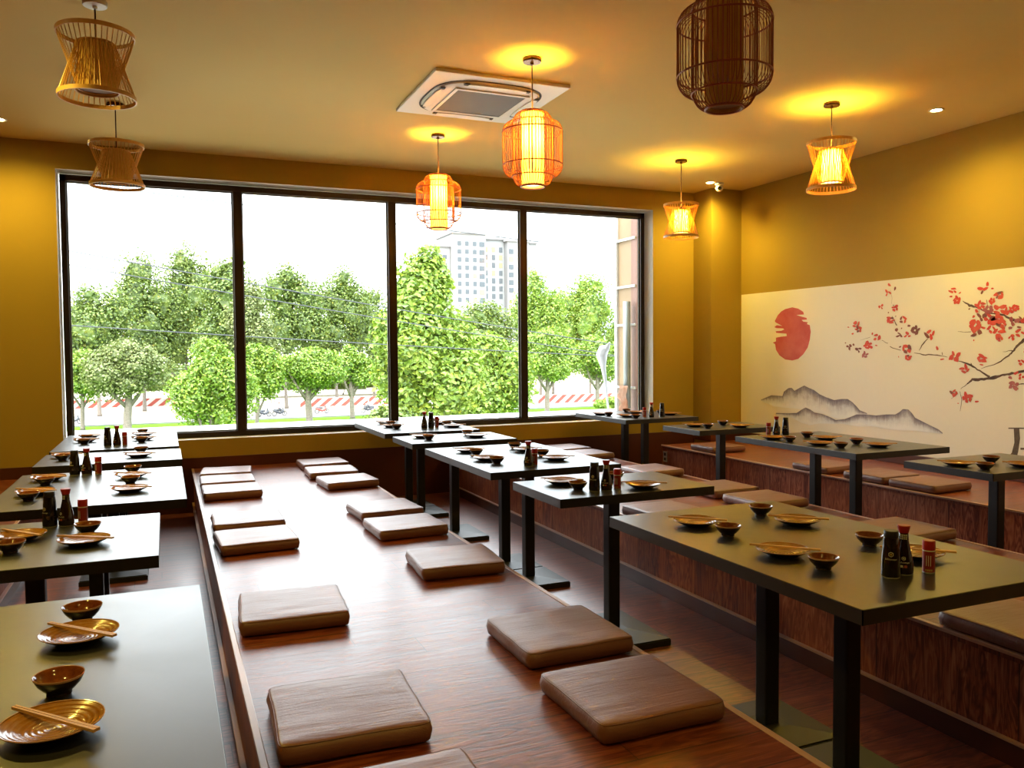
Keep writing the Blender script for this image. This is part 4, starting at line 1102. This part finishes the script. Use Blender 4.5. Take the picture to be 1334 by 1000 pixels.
tree('green tree filling the gap behind the third pane', 33.5, 112, 8.6, -3, 5.6, .64, LD, 3000, 12, group=BK)
# front row
tree('pale sparse round tree with a forked trunk at the left of the first pane', -3.7, 92, 3.0, -3.3, 4.6, .46, LPale, 4200, 21, .38, group=FR, blobs=20)
tree('slim tree at the left window frame', -8.0, 95, 2.0, -3.4, 3.0, .46, LB, 2000, 22, .2, group=FR)
tree('bushy bright green tree low in the first pane, its trunk hidden', 3.9, 78, 2.8, -6.0, 3.9, .58, LB, 5200, 23, .25, group=FR, blobs=24, big=True)
tree('light green tree straddling the first mullion', 8.3, 85, 2.35, -4.0, 2.85, .50, LB, 2600, 24, .2, group=FR)
tree('neat umbrella-shaped tree with forked trunk in the middle of the second pane', 14.3, 90, 2.0, -3.0, 4.6, .46, LB, 4600, 25, .34, group=FR, blobs=20)
tree('slender tree right of the umbrella-shaped one in the second pane', 20.25, 96, 2.25, -3.2, 2.9, .48, LB, 2400, 26, .26, group=FR)
tree('light green tree left of the second mullion with drooping leaves', 21.6, 82, 4.2, -4.2, 2.8, .62, LB, 2800, 27, .2, group=FR, big=True)
tree('tall vivid green tree with long drooping leaves nearest the window, third pane', 17.9, 58, 9.2, -5.2, 4.3, .78, LB, 8200, 28, .16, group=FR, blobs=34, shape=1.9, big=True, ry=2.6)
tree('lower bright green tree spreading right of the vivid one, third pane', 25.6, 66, 3.0, -5.4, 4.6, .74, LB, 5200, 29, .16, group=FR, blobs=24, big=True, ry=3)
tree('small tree between the bright ones and the third mullion', 33.0, 84, 3.2, -4.6, 3.6, .56, LB, 3000, 30, .2, group=FR)
tree('round tree with two thin trunks just right of the third mullion', 43.8, 92, 3.8, -2.8, 4.6, .50, LB, 4200, 31, .3, group=FR, blobs=20)
tree('round bright tree beside the sign board in the last pane', 54.3, 98, 3.5, -3.2, 4.9, .50, LB, 4200, 32, .3, group=FR, blobs=20)
tree('low yellow-green bush at the foot of the last pane', 44.2, 76, -3.6, -5.8, 2.6, .42, LB, 2600, 33, .08, group='low bushes on the verge', name='bush', fork=False, shape=.2)
tree('low green bush in front of the vivid tree', 21.5, 62, -2.9, -5.8, 3.0, .44, LB, 2400, 34, .08, group='low bushes on the verge', name='bush', fork=False, shape=.2)
tree('low blue-green bush under the vivid tree at the second mullion', 13.6, 53, -2.1, -5.8, 2.4, .44, LD, 2000, 35, .08, group='low bushes on the verge', name='bush', fork=False, shape=.2)
tree('long row of dense greenery far behind the street', 30, 150, .5, -6, 60, 1.0, LD, 9000, 36, .1, ry=4, blobs=70, fork=False, group=None, name='distant_greenery', shape=0)

# striped hoardings, street furniture
for lab, x0, x1, y, rz in (('red and white striped road hoarding behind the first pane', -13, 6, 131, 0), ('red and white striped road hoarding behind the second pane', 17.5, 31, 118, 0), ('red and white striped road hoarding in the last pane', 50, 66, 108, 0)):
    t = thing('road_hoarding', lab, 'hoarding', (x0, y, GZ - .05), group='striped road hoardings')
    obj('board', B(0, x1 - x0, -.06, .06, .15, 1.35, bev=.02), 'hoarding_stripe', t)
    n = max(2, int((x1 - x0) / 4))
    for i in range(n + 1):
        u = (x1 - x0 - .3) * i / n + .15
        obj('foot', B(u - .12, u + .12, -.45, .45, 0, .15, bev=.03), 'cloth_white', t)

# motorbikes
def motorbike(label, x, y, rz, body, rider=None):
    t = thing('motorbike', label, 'motorbike', (x, y, GZ - .05), rz, 'motorbikes on the street')
    for wx in (-.62, .62):
        bm = bmesh.new(); tube(bm, [(wx + .26 * math.cos(a), 0, .31 + .26 * math.sin(a)) for a in [2 * PI * i / 20 for i in range(20)]], .05, 8, True)
        w = obj('wheel', bm, 'tyre', t, True)
        bm = bmesh.new()
        for i in range(6):
            a = PI * i / 6; tube(bm, [(wx - .24 * math.cos(a), 0, .31 - .24 * math.sin(a)), (wx + .24 * math.cos(a), 0, .31 + .24 * math.sin(a))], .012, 4)
        obj('spokes', bm, 'steel_grey', w)
    bm = bmesh.new(); tube(bm, [(.62, 0, .31), (.52, 0, .62), (.42, 0, .95), (.38, 0, 1.02)], [.04, .06, .07, .05], 8); tube(bm, [(.40, -.32, 1.04), (.44, 0, 1.0), (.40, .32, 1.04)], .022, 6)
    obj('handlebar', bm, 'bike_dark', t, True)
    bm = bmesh.new(); tube(bm, [(.50, 0, .80), (.36, 0, .50), (.05, 0, .38), (-.25, 0, .52), (-.55, 0, .66), (-.85, 0, .72)], [.12, .16, .15, .17, .15, .06], 10)
    obj('body', bm, body, t, True)
    bm = bmesh.new(); tube(bm, [(.12, 0, .72), (-.2, 0, .76), (-.72, 0, .80)], [.10, .13, .09], 8)
    obj('seat', bm, 'bike_dark', t, True)
    if rider:
        rname, rlab, top, bottom = rider
        r = thing('person', rlab, 'person', (x, y, GZ - .05), rz, 'riders on motorbikes')
        me = D.meshes.new('person')
        V = [(-.18, 0, 1.07), (-.16, 0, 1.22), (-.10, 0, 1.38), (-.06, 0, 1.47), (-.03, 0, 1.60), (-.02, 0, 1.70),
             (-.10, .19, 1.36), (.08, .25, 1.14), (.33, .28, 1.135), (-.10, -.19, 1.36), (.08, -.25, 1.14), (.33, -.28, 1.135),
             (-.08, .22, 1.0), (.24, .29, .80), (.14, .29, .40), (.28, .29, .36), (-.08, -.22, 1.0), (.24, -.29, .80), (.14, -.29, .40), (.28, -.29, .36)]
        E = [(0, 1), (1, 2), (2, 3), (3, 4), (4, 5), (2, 6), (6, 7), (7, 8), (2, 9), (9, 10), (10, 11), (0, 12), (12, 13), (13, 14), (14, 15), (0, 16), (16, 17), (17, 18), (18, 19)]
        Rr = [.12, .13, .16, .065, .10, .09, .075, .055, .04, .075, .055, .04, .10, .075, .055, .045, .10, .075, .055, .045]
        me.from_pydata(V, E, [])
        o = link(D.objects.new('body', me)); o.parent = r
        sk = o.modifiers.new('skin', 'SKIN'); o.modifiers.new('sub', 'SUBSURF').render_levels = 1
        for d, q in zip(me.skin_vertices[0].data, Rr): d.radius = (q, q)
        me.skin_vertices[0].data[0].use_root = True
        bpy.context.view_layer.update()
        m2 = D.meshes.new_from_object(o.evaluated_get(bpy.context.evaluated_depsgraph_get()))
        o.modifiers.clear(); o.data = m2
        m2.materials.clear()
        for q in (top, bottom, 'skin'): m2.materials.append(MATS[q])
        for p in m2.polygons:
            c = p.center; p.use_smooth = True
            p.material_index = 2 if c.z > 1.46 or (c.x > .26 and c.z > .9) else (1 if c.z < 1.06 else 0)
        bm = bmesh.new(); bmesh.ops.create_uvsphere(bm, u_segments=16, v_segments=10, radius=.135)
        bmesh.ops.bisect_plane(bm, geom=bm.verts[:] + bm.edges[:] + bm.faces[:], plane_co=(0, 0, -.02), plane_no=(0, 0, -1), clear_outer=True)
        bmesh.ops.translate(bm, verts=bm.verts, vec=(-.02, 0, 1.68))
        obj('helmet', bm, rname, r, True)
    return t
motorbike('dark motorbike parked just right of the first mullion', 11.1, 104.5, .2, 'bike_dark')
motorbike('second dark motorbike, close behind the one by the first mullion', 13.0, 104.9, .1, 'bike_dark', ('bike_red', 'rider in a pink top and red helmet behind the first mullion', 'cloth_pink', 'bike_dark'))
motorbike('red motorbike seen between the trunks of the second pane', 18.5, 106.5, .0, 'bike_red')
motorbike('dark motorbike carrying a pale-shirted rider left of the second mullion', 24.2, 105.0, PI, 'bike_dark', ('cloth_white', 'rider in a white shirt on the motorbike left of the second mullion', 'cloth_white', 'bike_dark'))
motorbike('small motorbike at the far left behind the slim tree', -9.7, 104.5, .2, 'bike_dark')

# apartment tower far off
bl_ = thing('apartment_building', 'tall white apartment block rising above the trees behind the third pane', 'building', (110, 300, GZ))
SCB = 300 / 290
def wing(name, x0, x1, y0, y1, h, m='block_white'):
    w = obj(name, B((x0 * SCB - 110), (x1 * SCB - 110), y0, y1, 0, h - GZ, bev=.05), m, bl_)
    obj('parapet', B(x0 * SCB - 110 - .8, x1 * SCB - 110 + .8, y0 - .8, y1 + .8, h - GZ + .02, h - GZ + 1.1), m, w); return w
w1 = wing('wing', 92.2, 99.5, 3, 18, 41.5); w2 = wing('wing', 99.6, 112.8, 0, 20, 46.5); w3 = wing('stair_tower', 112.9, 122.8, 6, 22, 45.6, 'block_side'); w4 = wing('wing', 122.9, 132, 3, 20, 44.8); w5 = wing('wing', 132.2, 138, 9, 20, 45.2, 'block_side')
def windows(w, xs_, y, ztop, rows, wd, ht, m='block_glass'):
    for r_ in range(rows):
        for x in xs_:
            X_ = x * SCB - 110; Z_ = ztop - GZ - r_ * 3.1
            f = obj('window', B(X_ - wd / 2, X_ + wd / 2, y - .12, y - .02, Z_ - ht, Z_), m if random.random() > .12 else 'block_cream', bl_)
windows(w1, (94.2, 97.4), 3, 38.4, 4, 1.6, 1.5)
windows(w2, (102.2, 105.2, 108.3), 0, 43.6, 8, 1.5, 1.7); windows(w2, (111.2,), 0, 43.6, 8, 2.2, 1.9)
windows(w3, (115.0, 118.2, 121.2), 6, 42.6, 7, 1.4, 2.0)
windows(w4, (124.4, 128.2), 3, 41.8, 6, 2.0, 1.9)
bm = bmesh.new(); tube(bm, [(123.4 * SCB - 110, 10, 46 - GZ), (123.4 * SCB - 110, 10, 60 - GZ)], .25, 6)
for z in (48, 50, 52): box(bm, 123.4 * SCB - 111.2, 123.4 * SCB - 108.8, 9.8, 10.2, z - GZ, z - GZ + .3)
obj('mast', bm, 'steel_grey', bl_)
fb = thing('distant_building', 'faint pale building beyond the trees at the left window edge', 'building', (-22, 260, GZ))
obj('block', B(-4, 5, 0, 12, 0, 16 - GZ, bev=.05), 'block_white', fb); obj('roof_box', B(-1, 2, 2, 8, 16 - GZ + .02, 21 - GZ), 'block_side', fb)
for r_ in range(4): obj('window', B(-2.5, 3.5, -.12, -.02, 13 - GZ - r_ * 3.1, 14.4 - GZ - r_ * 3.1), 'block_glass', fb)

# overhead cables
def cable(label, pts):
    bm = bmesh.new(); tube(bm, pts, .015, 5)
    o = obj('overhead_cable', bm, 'cable_black'); tag(o, label, 'cable', 'overhead cables across the window')
def line(x0, z0, x1, z1, sag, y=24, x_from=-14, x_to=34, n=40):
    k = (z1 - z0) / (x1 - x0); out = []
    for i in range(n + 1):
        x = x_from + (x_to - x_from) * i / n; u = i / n
        out.append((x, y, z0 + k * (x - x0) + sag * ((x - 10) / 20) ** 2))
    return out
cable('thin overhead cable crossing the bare sky above all the trees', line(-.36, 5.72, 14.01, 4.75, .1))
cable('overhead cable crossing the tree crowns, the upper one of the pair', line(-2.14, 3.98, 6.12, 2.76, .35))
cable('overhead cable crossing the tree crowns, the lower one of the pair', line(-2.14, 3.66, 6.12, 2.44, .35, 24.5))
cable('lowest overhead cable, crossing the dark middle of the crowns', line(3.28, 1.85, 13.94, 1.25, .2, 25.5))

# sign box standing out from the facade at the right of the window
sg = thing('projecting_sign', 'beige sign box with white metal edge outside the right end of the window', 'sign', (5.30, 8.98, 0))
obj('board', B(-.02, .10, -.46, 0, .692, 3.5), 'sign_board', sg)
obj('edge_post', B(-.05, .11, 0, .05, .692, 3.5, bev=.005), 'steel_white', sg)
obj('brown_strip', B(-.03, -.02, -.46, -.32, .692, 3.5), 'sign_brown', sg)
for z in (2.82, 2.24, 1.77, 1.0): obj('crossbar', B(-.055, -.021, -.44, 0, z - .014, z + .014, bev=.004), 'steel_white', sg)
bm = bmesh.new(); tube(bm, [(5.185, 8.62, .691), (5.185, 8.62, 2.05)], .045, 14)
tag(obj('drain_pipe', bm, 'steel_grey', None, True), 'grey upright pipe in front of the beige sign box', 'pipe')
bm = bmesh.new()
n = 14; rows = []
rs_ = random.Random(5)
for i in range(n + 1):
    z = .70 + .33 * i / n; a = 8.50 + rs_.uniform(-.01, .01); b = 8.68 + .05 * math.sin(i * .9) + (.06 if i > 10 else 0)
    rows.append([bm.verts.new((5.115 + .015 * math.sin(j * 1.7 + i * .5), a + (b - a) * j / 8, z)) for j in range(9)])
for p_, q_ in zip(rows, rows[1:]):
    for j in range(8): bm.faces.new((p_[j], p_[j + 1], q_[j + 1], q_[j]))
r = bmesh.ops.solidify(bm, geom=bm.faces[:], thickness=.004)
tag(obj('torn_banner', bm, 'banner_scrap', None, True), 'torn orange and white banner scrap on the outer ledge', 'banner')
bm = bmesh.new()
tube(bm, [(5.20, 9.10, .692), (5.19, 9.12, .85), (5.18, 9.14, 1.05), (5.17, 9.18, 1.25), (5.17, 9.22, 1.40), (5.18, 9.18, 1.47), (5.20, 9.12, 1.50), (5.21, 9.08, 1.56)], [.012, .016, .02, .035, .075, .07, .035, .008], 9)
tag(obj('twisted_sheet', bm, 'sheet_plastic', None, True), 'twisted white plastic sheet caught on the edge of the sign box', 'sheet')
bm = bmesh.new(); tube(bm, [(5.20, 9.10, .60), (5.20, 9.10, .69)], .01, 6); bm.free()

# ------------------------------------------------------------------ light and camera
w = D.worlds.new('world'); SC.world = w; w.use_nodes = True
class _W: pass
t = NT(w); bg = t.n['Background']
d = t.coord('Generated'); x, y, z = t.sep(d)
n1 = t.noise(t.mapping(d, scale=(2.2, 2.2, 5)), 1.6, 5, .55)
n2 = t.math('ADD', n1, t.math('MULTIPLY', x, .22))
cl = t.ramp(n2, [(.48, (.96, .98, 1.0)), (.80, (.60, .74, .86))])
up = t.math('MAXIMUM', z, 0.0)
lum = t.math('MULTIPLY_ADD', up, 2.0, 1.0)        # overcast: the zenith is three times the horizon
mx = t.add('ShaderNodeVectorMath', operation='SCALE'); t.l.new(cl, mx.inputs[0]); t.l.new(lum, mx.inputs['Scale'])
t.l.new(mx.outputs[0], bg.inputs[0]); bg.inputs[1].default_value = SKY
sun = D.lights.new('sun', 'SUN'); sun.energy = SUNP; sun.angle = math.radians(12); sun.color = (1, .95, .85)
so_ = link(D.objects.new('sun', sun)); so_.rotation_euler = Vector((.25, .72, -.85)).to_track_quat('-Z', 'Y').to_euler()
po = D.lights.new('window_portal', 'AREA'); po.shape = 'RECTANGLE'; po.size = 5.9; po.size_y = 2.3
po.cycles.is_portal = True
pp = link(D.objects.new('window_portal', po)); pp.location = (2.18, 8.33, 1.866); pp.rotation_euler = (-PI / 2, 0, 0)

cd = D.cameras.new('camera'); cd.sensor_width = 36; cd.lens = 36 * 1063.85 / 1334; cd.clip_start = .05; cd.clip_end = 2000
co = link(D.objects.new('camera', cd)); SC.camera = co
yaw, pit, rol = .401511, .0417864, .00796416
cy, sy, cp, sp = math.cos(yaw), math.sin(yaw), math.cos(pit), math.sin(pit)
fwd = Vector((sy * cp, cy * cp, -sp)); rt = Vector((cy, -sy, 0)); dn = fwd.cross(rt)
r2 = rt * math.cos(rol) + dn * math.sin(rol); d2 = dn * math.cos(rol) - rt * math.sin(rol)
m = Matrix((( r2.x, -d2.x, -fwd.x, 0), (r2.y, -d2.y, -fwd.y, 0), (r2.z, -d2.z, -fwd.z, 1.475), (0, 0, 0, 1)))
co.matrix_world = m
vs = SC.view_settings
SC.display_settings.display_device = 'sRGB'
vs.view_transform = 'Standard'; vs.look = 'None'; vs.exposure = EXPO; vs.gamma = 1; vs.use_curve_mapping = False
